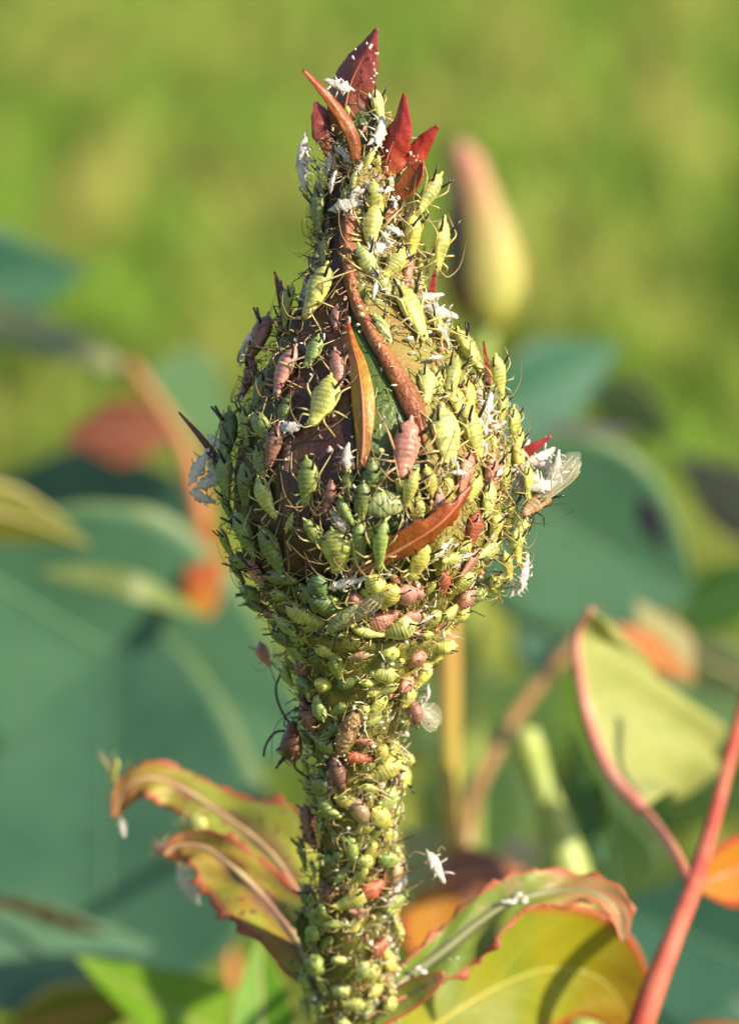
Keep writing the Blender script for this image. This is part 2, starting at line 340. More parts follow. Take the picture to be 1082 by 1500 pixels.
# right: blue-green leaves behind the sunlit side
t = cane('rose_cane', 'brownish rose cane with blue-green leaves behind the sunlit side of the bud',
         [(660, 1500, 9, 12), (682, 1230, 9, 13), (700, 1150, 9.5, 12), (760, 1040, 10, 11), (830, 955, 11, 9), (870, 900, 12, 8)], CANE_BRN)
leaf(t, ovate(690, 620, 14, 905, 505, 15, 70, bend=-6), TEALD, roll=-25, fold=8, rib=RIB_T, label='blue-green leaf with a curled purple-grey edge')
leaf(t, ovate(700, 700, 12.5, 1010, 870, 13, 150, bend=-6, shape=[.3, .8, 1, 1, .85, .55, .1]), TEAL, roll=-10, fold=8, teeth=(22, .05), rib=RIB_T, label='big blue-green leaf beside the winged aphid')
leaf(t, ovate(760, 860, 14, 900, 960, 14, 90), TEALD, roll=15, rib=RIB_T)
leaf(t, [(790, 626, 12, 3, 3), (840, 628, 12, 9, 9), (890, 630, 12, 9, 9), (930, 632, 12, 2, 2)], PURPLE, roll=35, label='purple-grey curled leaf edge')
leaf(t, ovate(935, 722, 11.5, 972, 815, 11.5, 17), leaf_mat('leaf_violet', (0.05, 0.036, 0.06), (0.05, 0.05, 0.05), None, trans=.1, rough=.8, spec=.1), roll=-20, label='small violet leaf tip')
leaf(t, ovate(1150, 800, 18, 985, 660, 18, 46), PURPLE, roll=20, rib=RIB_T, label='dull purple-grey leaf')
leaf(t, ovate(860, 560, 17, 990, 640, 17, 40), GREYG, roll=-30, rib=RIB_T)
leaf(t, ovate(1120, 830, 13, 980, 930, 13, 44), leaf_mat('leaf_deep_green', (0.035, 0.10, 0.012), (0.06, 0.14, 0.02), None, trans=.25), roll=-20, rib=RIB_T, label='deep green leaf above the pale one')
leaf(t, ovate(1110, 1010, 12, 960, 930, 12, 40), GREYG, roll=20, rib=RIB_G)
leaf(t, ovate(900, 915, 9, 1020, 995, 9, 24, bend=-4), ORANGE, roll=25, rib=RIB_R, label='narrow orange-brown leaf')
leaf(t, ovate(1010, 1000, 10, 930, 880, 10, 38), leaf_mat('leaf_soft_yellow', (0.25, 0.27, 0.09), (0.30, 0.28, 0.10), (.3, .16, .1), .12, trans=.3), roll=-20, rib=RIB_G, label='soft yellow-green leaf behind the orange one')
leaf(t, ovate(700, 1120, 17, 820, 980, 17, 74), MIDG, roll=-20, rib=RIB_T)
leaf(t, ovate(1090, 1180, 15, 900, 1080, 15, 90), MIDG, roll=20, rib=RIB_T)
leaf(t, ovate(640, 1260, 15, 760, 1120, 15, 90), MIDG, roll=-10, rib=RIB_T)
leaf(t, ovate(600, 1000, 18, 760, 1110, 18, 80), MIDG, roll=15, rib=RIB_T)
leaf(t, ovate(640, 1130, 20, 800, 1200, 20, 80), MIDG, roll=20, rib=RIB_T)
leaf(t, ovate(1110, 1060, 18, 930, 1000, 18, 70), MIDG, roll=-15, rib=RIB_T)
leaf(t, ovate(820, 1120, 19, 960, 1260, 19, 90), MIDG, roll=10, rib=RIB_T)
leaf(t, ovate(1120, 1420, 11, 900, 1330, 11, 130), TEALD, roll=10, fold=8, rib=RIB_T, label='dark green leaf behind the red cane')
leaf(t, ovate(1020, 1620, 11, 960, 1400, 11, 120), TEALD, roll=-10, rib=RIB_T)
leaf(t, ovate(900, 1340, 13, 880, 1160, 13, 80), MIDG, roll=10, rib=RIB_T)
leaf(t, ovate(640, 1290, 8, 770, 1275, 8.5, 44), MAROON, roll=20, rib=RIB_R, label='dark brown leaf behind the curled leaf')
leaf(t, ovate(640, 1420, 7, 640, 1290, 7.5, 58, shape=[.3, .85, 1, .95, .7, .4, .05]), ORANGE, roll=-15, fold=10, rib=RIB_R, label='glowing orange leaf close to the stem')
leaf(t, ovate(660, 1300, 9, 585, 1215, 9.5, 50), leaf_mat('leaf_cream', (0.42, 0.38, 0.13), (0.45, 0.42, 0.16), None, trans=.35), roll=15, label='cream-yellow leaf just behind the stem')
leaf(t, ovate(720, 1270, 12, 800, 1240, 12, 30), PURPLE, roll=-20, label='dusky pinkish-grey leaf')
leaf(t, ovate(880, 1260, 7.5, 838, 1060, 8, 26), leaf_mat('leaf_fresh', (0.13, 0.20, 0.01), (0.09, 0.20, 0.02), None, trans=.35), roll=25, rib=RIB_T, label='narrow fresh green leaf with a yellow streak')

t = cane('rose_cane', 'yellow to orange young rose cane rising under the bud',
         [(668, 1330, 8.5, 15), (660, 1180, 8.5, 15), (656, 1060, 8.5, 17), (654, 940, 8.5, 18), (640, 800, 8.5, 16)], CANE_YEL)
t = cane('rose_cane', 'pale green hooked rose shoot beside the pale leaf',
         [(850, 1420, 8, 32), (835, 1290, 8, 33), (812, 1210, 8, 24), (788, 1140, 8, 20), (772, 1090, 8, 24), (776, 1066, 8, 14)], CANE_GRN)

# right red cane with the pale leaf
t = cane('rose_cane', 'bright red rose cane carrying a pale yellow-green leaf with pink edge',
         [(900, 1620, 2.8, 22), (945, 1480, 2.8, 20), (983, 1380, 3.0, 16), (1014, 1300, 3.4, 14), (1042, 1210, 4.2, 11), (1068, 1110, 4.6, 10), (1110, 960, 5, 10)], CANE_RED)
b = MB(); b.tube([at(q[0], q[1], deep(q[2])) for q in spline([(1012, 1300, 3.4), (985, 1245, 3.9), (940, 1185, 4.8), (890, 1130, 5.0)], 12)], [.05, .05, .05, .05, .05, .05, .05, .05, .05, .045, .04, .03], 8)
obj('petiole', b.mesh('petiole', RIB_R), t)
ruled(t, [(940, 1186, 4.8), (893, 1132, 5), (860, 1050, 5.2), (846, 970, 5.2), (846, 925, 5.2), (866, 892, 5.1)], [(985, 1168, 6.6), (1045, 1145, 7.4), (1062, 1095, 7.4), (1014, 1038, 7.0), (942, 965, 6.3), (884, 900, 5.4)], PALE, label='pale yellow-green leaf with pink edge', rib=PINKRIB, ribw=.07, bow=.12)
leaf(t, ovate(1015, 1300, 4.2, 1150, 1255, 5, 50, bend=4), ORANGE, roll=-15, fold=12, rib=RIB_R, label='orange leaf with a red lower edge')
leaf(t, ovate(965, 1540, 5, 1110, 1500, 5, 24), ORANGE, roll=30, rib=RIB_R)

# background bud
t = cane('rose_cane', 'blurred rose bud with pink tip standing behind the aphid-covered one',
         [(690, 760, 14, 16), (700, 640, 14, 15), (706, 520, 14, 16), (712, 470, 14, 18)], CANE_GRN, cat='rose bud')
b = MB(); S = spline([(712, 482, 14, 18), (716, 460, 14, 36), (716, 410, 14, 46), (712, 350, 14, 43), (700, 300, 14, 35), (690, 262, 14, 30), (681, 230, 14, 26), (675, 208, 14, 10)], 24)
P = []; UV = []
for i, s in enumerate(S):
    c = at(s[0], s[1], deep(s[2])); r = s[3] * (D0 + deep(14)) / F
    P.append([c + (RT * math.cos(a) - FWD * math.sin(a)) * r * (1 + .06 * math.cos(5 * a + i * .12)) for a in (2*math.pi*j/20 for j in range(20))]); UV.append([(i / 23, j / 20) for j in range(20)])
b.grid(P, None, UV, closed=True); obj('bud', b.mesh('bud', BGBUD), t)
leaf(t, [(700, 480, 13.6, 4, 4), (676, 430, 13.4, 22, 18), (672, 350, 13.4, 24, 18), (672, 280, 13.5, 16, 14), (664, 212, 13.6, 4, 4)], leaf_mat('bud_sepal_brown', (0.11, 0.09, 0.025), (0.30, 0.16, 0.08), None, tip=(0.5, 0.2, 0.13), trans=.2), roll=40, name='sepal', label='brown and pink sepal')
leaf(t, [(725, 480, 13.8, 4, 4), (752, 440, 13.9, 14, 12), (757, 390, 14, 12, 12), (740, 320, 14, 3, 3)], YEL, roll=-30, name='sepal')

# ---------------------------------------------------------------- the aphid-covered rose shoot
PROF = [(150, 527, 24), (200, 530, 40), (260, 532, 47), (340, 530, 52), (420, 527, 72), (480, 530, 106), (550, 535, 148), (620, 538, 178), (700, 539, 194),
        (770, 538, 190), (830, 536, 170), (870, 534, 148), (910, 531, 122), (950, 528, 96), (1000, 524, 74), (1080, 520, 60), (1150, 520, 54), (1250, 518, 52), (1350, 515, 51), (1500, 511, 50), (1700, 505, 50)]
def axis_dep(py): return 0.0 if py < 850 else 1.5 * ((py - 850) / 650) ** 1.4
def prof(py):
    cx, r = lerp_table(PROF, py); a = [lerp_table(PROF, py + d)[1] for d in (-18, 18)]
    return cx, (2 * r + sum(a)) / 4
def pos(py, phi, off=0.0):
    cx, r = prof(py)
    return at(cx, py, axis_dep(py)) + (RT * math.sin(phi) - FWD * math.cos(phi)) * ((r + off) / 200)
def surf(px, py, off=0.0):
    cx, r = prof(py); x = max(-0.995, min(0.995, (px - cx) / r)); phi = math.asin(x)
    p = pos(py, phi, off); n = (pos(py, phi + .02) - pos(py, phi - .02)).cross(pos(py - 4, phi) - pos(py + 4, phi)).normalized()
    if n.dot(RT * math.sin(phi) - FWD * math.cos(phi)) < 0: n = -n
    return p, n, phi
def sdep(px, py, lift=0):
    cx, r = prof(py); x = max(-1, min(1, (px - cx) / r)); return axis_dep(py) - (r * math.sqrt(1 - x*x) + lift) / 200

k = NT('stem_skin'); STEM = k.surf(k.mix(k.step(k.noise(5, 5), .36, .64), (0.085, 0.095, 0.020), (0.22, 0.19, 0.04)), 0.55, .3, 0, None, k.noise(28, 4), .6, .05)
k = NT('bud_skin')
BUD = k.surf(k.mix(k.step(k.noise(2.6, 5, stretch=(1.6, 1.6, .5)), .40, .62), (0.055, 0.075, 0.012), (0.075, 0.030, 0.016)), .45, .4, 0, None, k.noise(26, 4), .5, .04)
k = NT('sepal_dark'); SEP_D = k.surf(k.mix(k.step(k.noise(3, 5, stretch=(1.5, 1.5, .5)), .40, .62), (0.040, 0.014, 0.011), (0.085, 0.040, 0.017)), .38, .5, 0, None, k.noise(24, 4), .4, .04)
k = NT('sepal_green'); SEP_G = k.surf(k.mix(k.step(k.noise(2.2, 4, stretch=(1.5, 1.5, .4)), .36, .66), (0.045, 0.095, 0.012), (0.09, 0.13, 0.02)), .35, .5, .12, None, k.noise(30, 4), .35, .04)
k = NT('sepal_yellow'); SEP_Y = k.surf(k.mix(k.step(k.noise(4, 5), .38, .62), (0.24, 0.26, 0.05), (0.27, 0.18, 0.05)), .45, .4, .15, None, k.noise(26, 4), .5, .04)
k = NT('sepal_margin'); SEP_M = k.surf(k.mix(k.step(k.noise(5, 5), .36, .64), (0.20, 0.050, 0.020), (0.33, 0.13, 0.05)), .28, .5, 0, None, k.noise(32, 4), .6, .04)
def lobe_mat(name, base, mid, tip, speck=True):
    k = NT(name); s = k.n('ShaderNodeSeparateXYZ'); k.l(k.n('ShaderNodeTexCoord').outputs['UV'], s.inputs[0])
    u = k.math('ADD', s.outputs[0], k.math('MULTIPLY', k.math('SUBTRACT', k.noise(5, 4), .5), .35))
    c = k.ramp(u, [(0.0, base), (0.45, mid), (0.95, tip)])
    ln = k.noise(6, 3, coord='UV', stretch=(.6, 9, 1)); c = k.mix(k.math('MULTIPLY', k.step(k.noise(16, 4), .52, .64), .30), c, tuple(min(.6, x * 2.2 + .02) for x in mid)); c = k.mix(k.math('MULTIPLY', k.step(ln, .45, .7), .6), c, tuple(x * .45 for x in mid))
    return k.surf(c, .38, .5, .2, None, k.noise(30, 4), .28, .03)
LOBE_RED = lobe_mat('sepal_tip_red', (0.40, 0.10, 0.03), (0.36, 0.035, 0.020), (0.34, 0.022, 0.035))
LOBE_MAR = lobe_mat('sepal_tip_maroon', (0.26, 0.10, 0.04), (0.20, 0.040, 0.028), (0.30, 0.04, 0.055))
LOBE_ORG = lobe_mat('sepal_lobe_orange', (0.17, 0.045, 0.016), (0.30, 0.085, 0.016), (0.30, 0.035, 0.016))
LOBE_YEL = lobe_mat('sepal_lobe_yellow', (0.22, 0.045, 0.02), (0.40, 0.24, 0.02), (0.45, 0.06, 0.02))
LOBE_BRN = lobe_mat('sepal_lobe_brown', (0.12, 0.06, 0.03), (0.11, 0.035, 0.02), (0.20, 0.05, 0.03))
LOBE_DGR = lobe_mat('stipule_green', (0.10, 0.14, 0.03), (0.05, 0.09, 0.015), (0.04, 0.07, 0.01))

foot = at(505, 1700, 3.0); foot = Vector((foot.x, foot.y + 1, GROUND))
SH = thing('rose_shoot', 'upright rose stem and bud crusted with aphids, in sharp focus', 'rose bud', foot)
def lathe(py0, py1, n, name, mat, off=0.0, m=40, lump=2.0, extra=None):
    b = MB(); P = []
    for i in range(n):
        py = py0 + (py1 - py0) * i / (n - 1); row = []
        for j in range(m):
            a = 2 * math.pi * j / m; q = pos(py, a)
            row.append(pos(py, a, off + lump * noise.noise(q * 3) + lump * 1.2 * noise.noise(q * 9)))
        P.append(row)
    if extra: P += [[e] * m for e in extra]
    b.grid(P, None, None, closed=True); return obj(name, b.mesh(name, mat), SH)
b = MB(); low = at(505, 1700, axis_dep(1700)); st = [foot.lerp(low, x) for x in (0, .3, .6, .85)]
S = [at(lerp_table(PROF, y)[0], y, axis_dep(y)) for y in range(1700, 900, -12)]
b.tube(st + S, [.36, .34, .32, .3] + [(prof(y)[1] + 3 * noise.noise(Vector((0, y * .03, 0)))) / 200 for y in range(1700, 900, -12)], 24)
obj('stem', b.mesh('stem', STEM), SH)
lathe(985, 840, 16, 'receptacle', STEM, 0.5)
lathe(872, 150, 60, 'bud', BUD, 0.0, extra=[at(527, 140, 0)])

def sepal(lims, off, mat, raise_l=0, raise_r=0, n=46, m=10, margin=None, mside=0, label=None, mr=8, mend=2000):
    """lims: (py, left px, right px) limits of a sepal lying over the bud"""
    S = spline(lims, n); P = []; edge = []
    for i, (py, xl, xr) in enumerate(S):
        cx, r = prof(py); fl = lambda x: (lambda q: math.asin(max(-1, min(1, q))) if abs(q) <= 1 else math.copysign(math.pi/2 + min(1.2, abs(q) - 1), q))((x - cx) / r)
        a, c = fl(xl), fl(xr); row = []
        for j in range(m + 1):
            v = j / m; q = pos(py, a + (c - a) * v)
            o = off + raise_l * max(0, 1 - v * 4) ** 2 + raise_r * max(0, 1 - (1 - v) * 4) ** 2 + 2.0 * noise.noise(q * 5)
            row.append(pos(py, a + (c - a) * v, o))
        P.append(row)
        if margin: edge.append(pos(py, a if mside < 0 else c, off + (raise_l if mside < 0 else raise_r)))
    b = MB(); b.grid(P); s = obj('sepal', b.mesh('sepal', mat), SH); sm = s.modifiers.new('thickness', 'SOLIDIFY'); sm.thickness = .03; sm.offset = -1
    if label: s['label'] = label
    if margin:
        q = MB(); G = []
        for i, (py, xl, xr) in enumerate(S):
            if py > mend: continue
            cx, r = prof(py); x = (xl if mside < 0 else xr); a = math.asin(max(-1, min(1, (x - cx) / r))); wpx = mr * (.75 + .3 * noise.noise(Vector((i * .33, 3, 0))) + .55 * max(0, min(1, (py - 480) / 120)))
            if py < 330: wpx *= max(.15, (py - 245) / 85)
            if py > mend - 50: wpx *= max(.1, (mend - py) / 50)
            G.append([pos(py, a + v * wpx / r, off + (raise_l if mside < 0 else raise_r) * (1 - .5 * abs(v)) + wpx * .42 * (1 - v * v) ** .7 * (1 + .4 * noise.noise(Vector((i * .5, v * 2, 1)))) - 3 * abs(v)) for v in (-1, -.8, -.5, -.2, .15, .45, .75, 1)])
        q.grid(G)
        e = bpy.data.objects.new('margin', q.mesh('margin', margin)); COL.objects.link(e); e.parent = s
    return s
sepal([(850, 430, 505), (760, 425, 515), (640, 428, 522), (520, 440, 515), (420, 452, 512), (330, 476, 510), (250, 490, 512)], 5, SEP_D, 4, 3, label='dark maroon sepal', margin=SEP_D, mside=-1, mr=7)
sepal([(850, 515, 640), (760, 515, 640), (680, 520, 632), (600, 526, 612), (520, 520, 575), (450, 512, 540), (380, 508, 530), (300, 506, 530)], 3, SEP_G, 0, 0, label='dark green sepal in shadow')
sepal([(850, 630, 800), (790, 618, 800), (720, 622, 800), (660, 614, 790), (600, 600, 760), (545, 573, 720), (495, 545, 680), (440, 521, 650), (380, 513, 620), (320, 514, 600), (250, 522, 580)], 8, SEP_Y, 9, 0, margin=SEP_M, mside=-1, mr=14, mend=660, label='yellow-green sepal with rolled red margin')
sepal([(855, 300, 425), (760, 290, 420), (640, 300, 425), (520, 360, 436), (420, 410, 450), (330, 440, 474), (250, 465, 490)], 4, BUD, 0, 3, label='shaded green sepal')

def lobe(pts, mat, label=None, lift=8, name='sepal_lobe', **kw):
    """pts: (px, py, half width, extra lift px)"""
    q = [(p[0], p[1], sdep(p[0], p[1], lift + (p[3] if len(p) > 3 else 0)), p[2], p[2]) for p in pts]
    kw.setdefault('thick', .03); kw.setdefault('nu', 30); kw.setdefault('nv', 5)
    return leaf(SH, q, mat, name=name, label=label, **kw)
# the sepal tips at the top
def tip(pts, dep, mat, label, **kw):
    q = [(p[0], p[1], d, p[2], p[2]) for p, d in zip(pts, np.linspace(dep[0], dep[1], len(pts)))]
    return leaf(SH, q, mat, name='sepal_tip', label=label, thick=.02, nu=40, nv=6, **kw)
tip([(505, 200, 20), (505, 165, 31), (513, 125, 33), (528, 92, 24), (541, 66, 12), (552, 42, 1.5)], (-.12, -.25), LOBE_MAR, 'broad maroon-red sepal tip', roll=18, cup=-.22, fold=-16, wav=.05, teeth=(11, .06), rib=RIB_R, ribw=.012)
tip([(522, 235, 7), (519, 205, 9), (506, 178, 9), (488, 152, 7), (468, 128, 5), (443, 102, 1.5)], (-.35, -.5), LOBE_ORG, 'narrow curling orange-red sepal tip', roll=-25, cup=-.12, fold=-14, wav=.10, teeth=(9, .2))
tip([(560, 268, 14), (566, 235, 24), (577, 205, 22), (587, 178, 13), (592, 137, 1.5)], (-.2, -.35), LOBE_RED, 'pointed crimson sepal tip', roll=22, cup=-.18, fold=-20, wav=.08, teeth=(9, .12), rib=RIB_R, ribw=.010)
tip([(592, 270, 10), (604, 240, 16), (616, 218, 14), (628, 200, 9), (641, 184, 1.5)], (0, -.1), LOBE_RED, 'small crimson side tip', roll=-15, cup=-.15, fold=-20, wav=.08)
tip([(570, 296, 6), (592, 278, 14), (608, 256, 14), (618, 238, 4)], (-.22, -.3), LOBE_ORG, 'orange-red torn sepal edge', roll=25, cup=.3)
tip([(490, 225, 10), (480, 195, 18), (472, 170, 14), (462, 150, 2)], (-.1, 0), LOBE_MAR, 'brown-red withered sepal tip', roll=-30, cup=-.15, fold=-14, wav=.12)
lobe([(527, 690, 5), (532, 650, 11, 10), (531, 590, 17, 22), (525, 540, 13, 28), (516, 505, 7, 28), (509, 470, 1.5, 26)], LOBE_YEL, 'narrow orange and yellow sepal lobe lying over the bud', roll=10, cup=-.12, fold=-18, wav=.06, thick=.018, rib=RIB_R, ribw=.014)
lobe([(526, 838, 4, 18), (562, 818, 15, 26), (600, 796, 19, 40), (640, 770, 17, 60), (668, 742, 9, 75), (690, 712, 1.5, 85)], LOBE_ORG, 'bronze-orange serrated sepal lobe sticking out', roll=-35, cup=-.12, fold=-14, teeth=(9, .7), wav=.12, thick=.018, nu=46, rib=RIB_R, ribw=.018)
lobe([(336, 700, 6), (315, 668, 5.5, 0), (292, 638, 4.5, 0), (262, 604, 1.5, 0)], LOBE_BRN, 'thin brown spike on the shaded flank', lift=0)
lobe([(697, 650, 7), (702, 600, 6, 20), (714, 555, 5, 20), (708, 500, 1.5, 10)], LOBE_ORG, 'thin red spike on the sunlit flank', lift=0)
lobe([(725, 700, 7), (755, 672, 9, 0), (782, 655, 7, 0), (807, 639, 1.5, 0)], LOBE_RED, 'small red spike among shed skins', lift=0)
lobe([(618, 490, 7), (626, 455, 7, 0), (632, 425, 5, 0), (637, 395, 1.5, 0)], LOBE_RED, 'short red spike crusted in white', lift=0)
lobe([(424, 490, 9), (418, 458, 8, 0), (411, 430, 6, 0), (402, 398, 1.5, 0)], LOBE_BRN, 'thin brown-red spike', lift=0)
lobe([(455, 1405, 8), (458, 1370, 22, 8), (446, 1348, 14, 10), (440, 1338, 2, 10)], LOBE_DGR, 'dark green stipule', name='stipule', roll=20)
lobe([(520, 330, 3), (545, 324, 4, 6), (575, 320, 3, 6), (592, 317, 1, 6)], LOBE_BRN, 'thin dark bristle', lift=4)
# the two curled leaves
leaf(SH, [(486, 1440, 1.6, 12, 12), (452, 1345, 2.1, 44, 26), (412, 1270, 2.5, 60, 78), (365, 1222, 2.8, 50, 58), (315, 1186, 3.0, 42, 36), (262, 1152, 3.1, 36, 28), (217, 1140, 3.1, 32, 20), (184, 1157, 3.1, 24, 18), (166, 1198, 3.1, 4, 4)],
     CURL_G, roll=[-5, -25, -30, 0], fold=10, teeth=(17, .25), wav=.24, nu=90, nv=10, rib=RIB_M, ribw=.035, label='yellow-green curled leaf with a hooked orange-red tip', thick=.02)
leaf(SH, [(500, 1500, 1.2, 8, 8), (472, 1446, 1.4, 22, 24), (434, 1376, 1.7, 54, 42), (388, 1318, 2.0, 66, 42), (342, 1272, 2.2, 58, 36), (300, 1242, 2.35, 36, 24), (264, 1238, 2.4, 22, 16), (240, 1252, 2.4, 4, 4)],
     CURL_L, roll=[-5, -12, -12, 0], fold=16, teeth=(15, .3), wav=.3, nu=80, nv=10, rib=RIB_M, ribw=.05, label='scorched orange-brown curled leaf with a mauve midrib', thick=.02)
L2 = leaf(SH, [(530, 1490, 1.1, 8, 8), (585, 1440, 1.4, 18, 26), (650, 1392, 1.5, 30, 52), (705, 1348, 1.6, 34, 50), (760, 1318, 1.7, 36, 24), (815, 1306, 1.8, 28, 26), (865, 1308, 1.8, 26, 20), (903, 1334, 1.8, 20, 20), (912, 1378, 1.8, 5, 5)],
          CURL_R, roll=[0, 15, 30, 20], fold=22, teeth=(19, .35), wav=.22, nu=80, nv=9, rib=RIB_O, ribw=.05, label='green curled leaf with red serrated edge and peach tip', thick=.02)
L3 = leaf(SH, [(560, 1560, 2.2, 20, 20), (640, 1500, 2.8, 90, 60), (720, 1450, 3.2, 120, 90), (800, 1420, 3.6, 105, 95), (870, 1430, 3.8, 85, 70), (915, 1480, 3.9, 40, 40), (925, 1540, 4, 5, 5)],
          YEL, roll=[0, -15, -10, 10], fold=8, teeth=(20, .06), wav=.06, nu=50, nv=8, rib=RIB_Y, ribw=.016, label='glowing yellow-green leaf with an orange edge')
lobe([(545, 1500, 8), (590, 1465, 20, 10), (630, 1440, 14, 10), (650, 1425, 3, 10)], CURL_R, 'yellowish stipule at the leaf base', name='stipule', roll=15)

# ---------------------------------------------------------------- aphids
k = NT('aphid_skin'); oc = k.n('ShaderNodeObjectInfo').outputs['Color']
tn = k.attr('tint'); c = k.mix(1.0, oc, tn, 'MULTIPLY'); c = k.mix(k.math('MULTIPLY', k.step(k.noise(9, 4), .46, .66), .45), c, k.mix(1.0, c, (0.55, 0.62, 0.5), 'MULTIPLY'))
SKIN = k.surf(c, .33, .5, 0, None, k.noise(34, 3), .22, .04, sss=.45)
k = NT('aphid_limb'); oc = k.n('ShaderNodeObjectInfo').outputs['Color']
LIMB = k.surf(k.mix(1.0, oc, k.attr('tint'), 'MULTIPLY'), .4, .4, .15)
k = NT('aphid_black'); BLACK = k.surf((0.018, 0.013, 0.010), .35, .5)
k = NT('shed_skin_white'); WHITE = k.surf(k.mix(k.step(k.noise(8, 4), .35, .65), (0.90, 0.88, 0.84), (0.76, 0.68, 0.60)), .45, .4, .28, None, k.noise(25, 3), .6, .05)
k = NT('insect_wing'); p = k.n('ShaderNodeBsdfPrincipled'); p.inputs['Base Color'].default_value = (.75, .70, .58, 1); p.inputs['Roughness'].default_value = .2
tr = k.n('ShaderNodeBsdfTransparent'); mx = k.n('ShaderNodeMixShader'); mx.inputs[0].default_value = .075; k.l(tr.outputs[0], mx.inputs[1]); k.l(p.outputs[0], mx.inputs[2]); k.l(mx.outputs[0], k.out.inputs[0]); WING = k.m
k = NT('wing_vein'); VEIN = k.surf((0.40, 0.33, 0.18), .5, .3)

BP = [(0, .012), (.03, .030), (.085, .034), (.10, .075), (.15, .135), (.22, .180), (.32, .207), (.42, .215), (.52, .205), (.62, .182), (.70, .155), (.78, .128), (.84, .108), (.88, .100), (.93, .098), (.97, .075), (1.0, .012)]
def body_mesh(wide=1.0, tall=.86, n=40, m=14, arch=0.0, shrivel=0.0, mat=None, seed=0, bend=0.0):
    b = MB(); P = []; T = []
    for i in range(n):
        s = i / (n - 1); wv = lerp_table(BP, s)[0] * (wide if s > .09 else 1); x = s - .5
        seg = math.sin(s * 2 * math.pi * 11); groove = 1 - .055 * max(0, seg) * (s > .1)
        zc = .20 + arch * math.sin(math.pi * s) - .05 * s + (.04 if s < .09 else 0); row = []; tr = []
        for j in range(m):
            a = 2 * math.pi * j / m; yy, zz = math.cos(a), math.sin(a)
            q = 1 + shrivel * noise.noise(Vector((s * 7 + seed, yy * 2, zz * 2))) + .10 * noise.noise(Vector((s * 5 + seed * 3, yy * 1.3, zz * 1.3 + seed))); flat = .72 if zz < 0 else 1
            row.append((x + shrivel * .1 * noise.noise(Vector((s * 4, yy, seed))), bend * (s - .4) ** 2 * 2 + wv * groove * yy * q * (1 + .03 * (seg > .3)), zc + wv * groove * tall * zz * flat * q))
            d = 1.0
            if s > .12: d = 1 - .30 * max(0, math.sin(s * 2 * math.pi * 11)) ** 2 * max(0, zz) ** .5 - .16 * max(0, zz) ** 3
            d *= 1 + .5 * noise.noise(Vector((s * 9 + seed, yy * 3, zz * 3)))
            if zz > .25 and s > .14: d *= 1 - .28 * max(0, 1 - abs(yy) * 2.2)
            if abs(yy) > .8: d *= 1.12
            if s > .84: d *= 1.08
            light = 1.12 if s < .1 else 1
            pale = max(0, (s - .62)) * .7
            tr.append((d * light * (1 + pale), d * light * (1 + pale * .6), d * light * (1 + pale)))
        P.append(row); T.append(tr)
    b.grid(P, T, None, closed=True); return b.mesh('body', mat or SKIN)
def leg_pts(side, which, rnd, spread=1.0):
    j = lambda s=.05: rnd.uniform(-s, s)
    base = {'f': [(.30, .08, .14), (.44, .27, .28), (.62, .42, .02), (.68, .45, -.04)], 'm': [(.22, .10, .13), (.20, .36, .30), (.16, .62, .02), (.14, .68, -.04)],
            'h': [(.12, .12, .13), (-.12, .38, .34), (-.50, .54, .03), (-.58, .57, -.04)]}[which]
    pts = []
    dx = j(.10)
    for i, (x, y, z) in enumerate(base): pts.append((x + (dx * i * .5) + (j() if i else 0), side * (y * (1 if i == 0 else spread) + (j() if i else 0)), z + (j(.03) if i in (1, 2) else 0)))
    return pts
def limb_mesh(name, pts, rad, t0, t1, mat=None, bent=True):
    b = MB(); q = [Vector(pts[0])]
    for k in range(1, len(pts) - 1):
        a, c, d = Vector(pts[k-1]), Vector(pts[k]), Vector(pts[k+1]); q += [c.lerp(a, .12), c.lerp(d, .12)]
    q.append(Vector(pts[-1])); m = len(q)
    if not bent: q = [Vector(x) for x in spline(pts, 9)]; m = 9
    b.tube(q, [rad * (1.2 - .7 * i / (m - 1)) for i in range(m)], 5, t0, t1); return b.mesh(name, mat or LIMB)
KINDS = {}
LEGSETS = []; ANTSETS = []
for q in range(5):
    rnd = random.Random(40 + q); L = []
    for side in (1, -1):
        for wh in 'fmh': L.append(limb_mesh('leg', leg_pts(side, wh, rnd, .74), .017, (1.2, 1.15, 1.1), (.62, .48, .40)))
    LEGSETS.append(L); A = []
    for side in (1, -1):
        sw = rnd.uniform(.2, 1.0)
        A.append(limb_mesh('antenna', [(.47, side * .05, .17), (.58, side * .16, .30), (.58 - .35 * sw, side * (.36 + .1 * sw), .36), (.55 - .95 * sw, side * (.52 + .08 * sw), .33)], .011, (1, .9, .8), (.30, .2, .15), bent=False))
    ANTSETS.append(A)
SKLEGS = []
for q in range(4):
    rnd = random.Random(90 + q); L = []
    for k in range(6):
        x = .32 - .11 * k; a = rnd.uniform(-.5, .5); sd = 1 if k % 2 else -1; ln = rnd.uniform(.14, .32)
        L.append(limb_mesh('leg', [(x, sd * .05, .16), (x + a * .2, sd * (.05 + ln * .6), .26 + rnd.uniform(-.08, .1)), (x + a * .5, sd * (.05 + ln), .10 + rnd.uniform(-.1, .2))], .026, (1, 1, 1), (.9, .85, .75), WHITE))
    SKLEGS.append(L)
CORN = []
for q in range(3):
    rnd = random.Random(70 + q); A = []
    for side in (1, -1):
        b = MB(); a = rnd.uniform(.08, .16); z = rnd.uniform(.40, .50)
        b.tube([(-.20, side * .13, .27), (-.30, side * (.14 + a * .4), .36), (-.43, side * (.13 + a), z)], [.030, .024, .020], 6); A.append(b.mesh('cornicle', BLACK))
    CORN.append(A)
EYES = []
for side in (1, -1):
    b = MB(); b.blob((.43, side * .088, .20), .024, 6, 4); EYES.append(b.mesh('eye', BLACK))
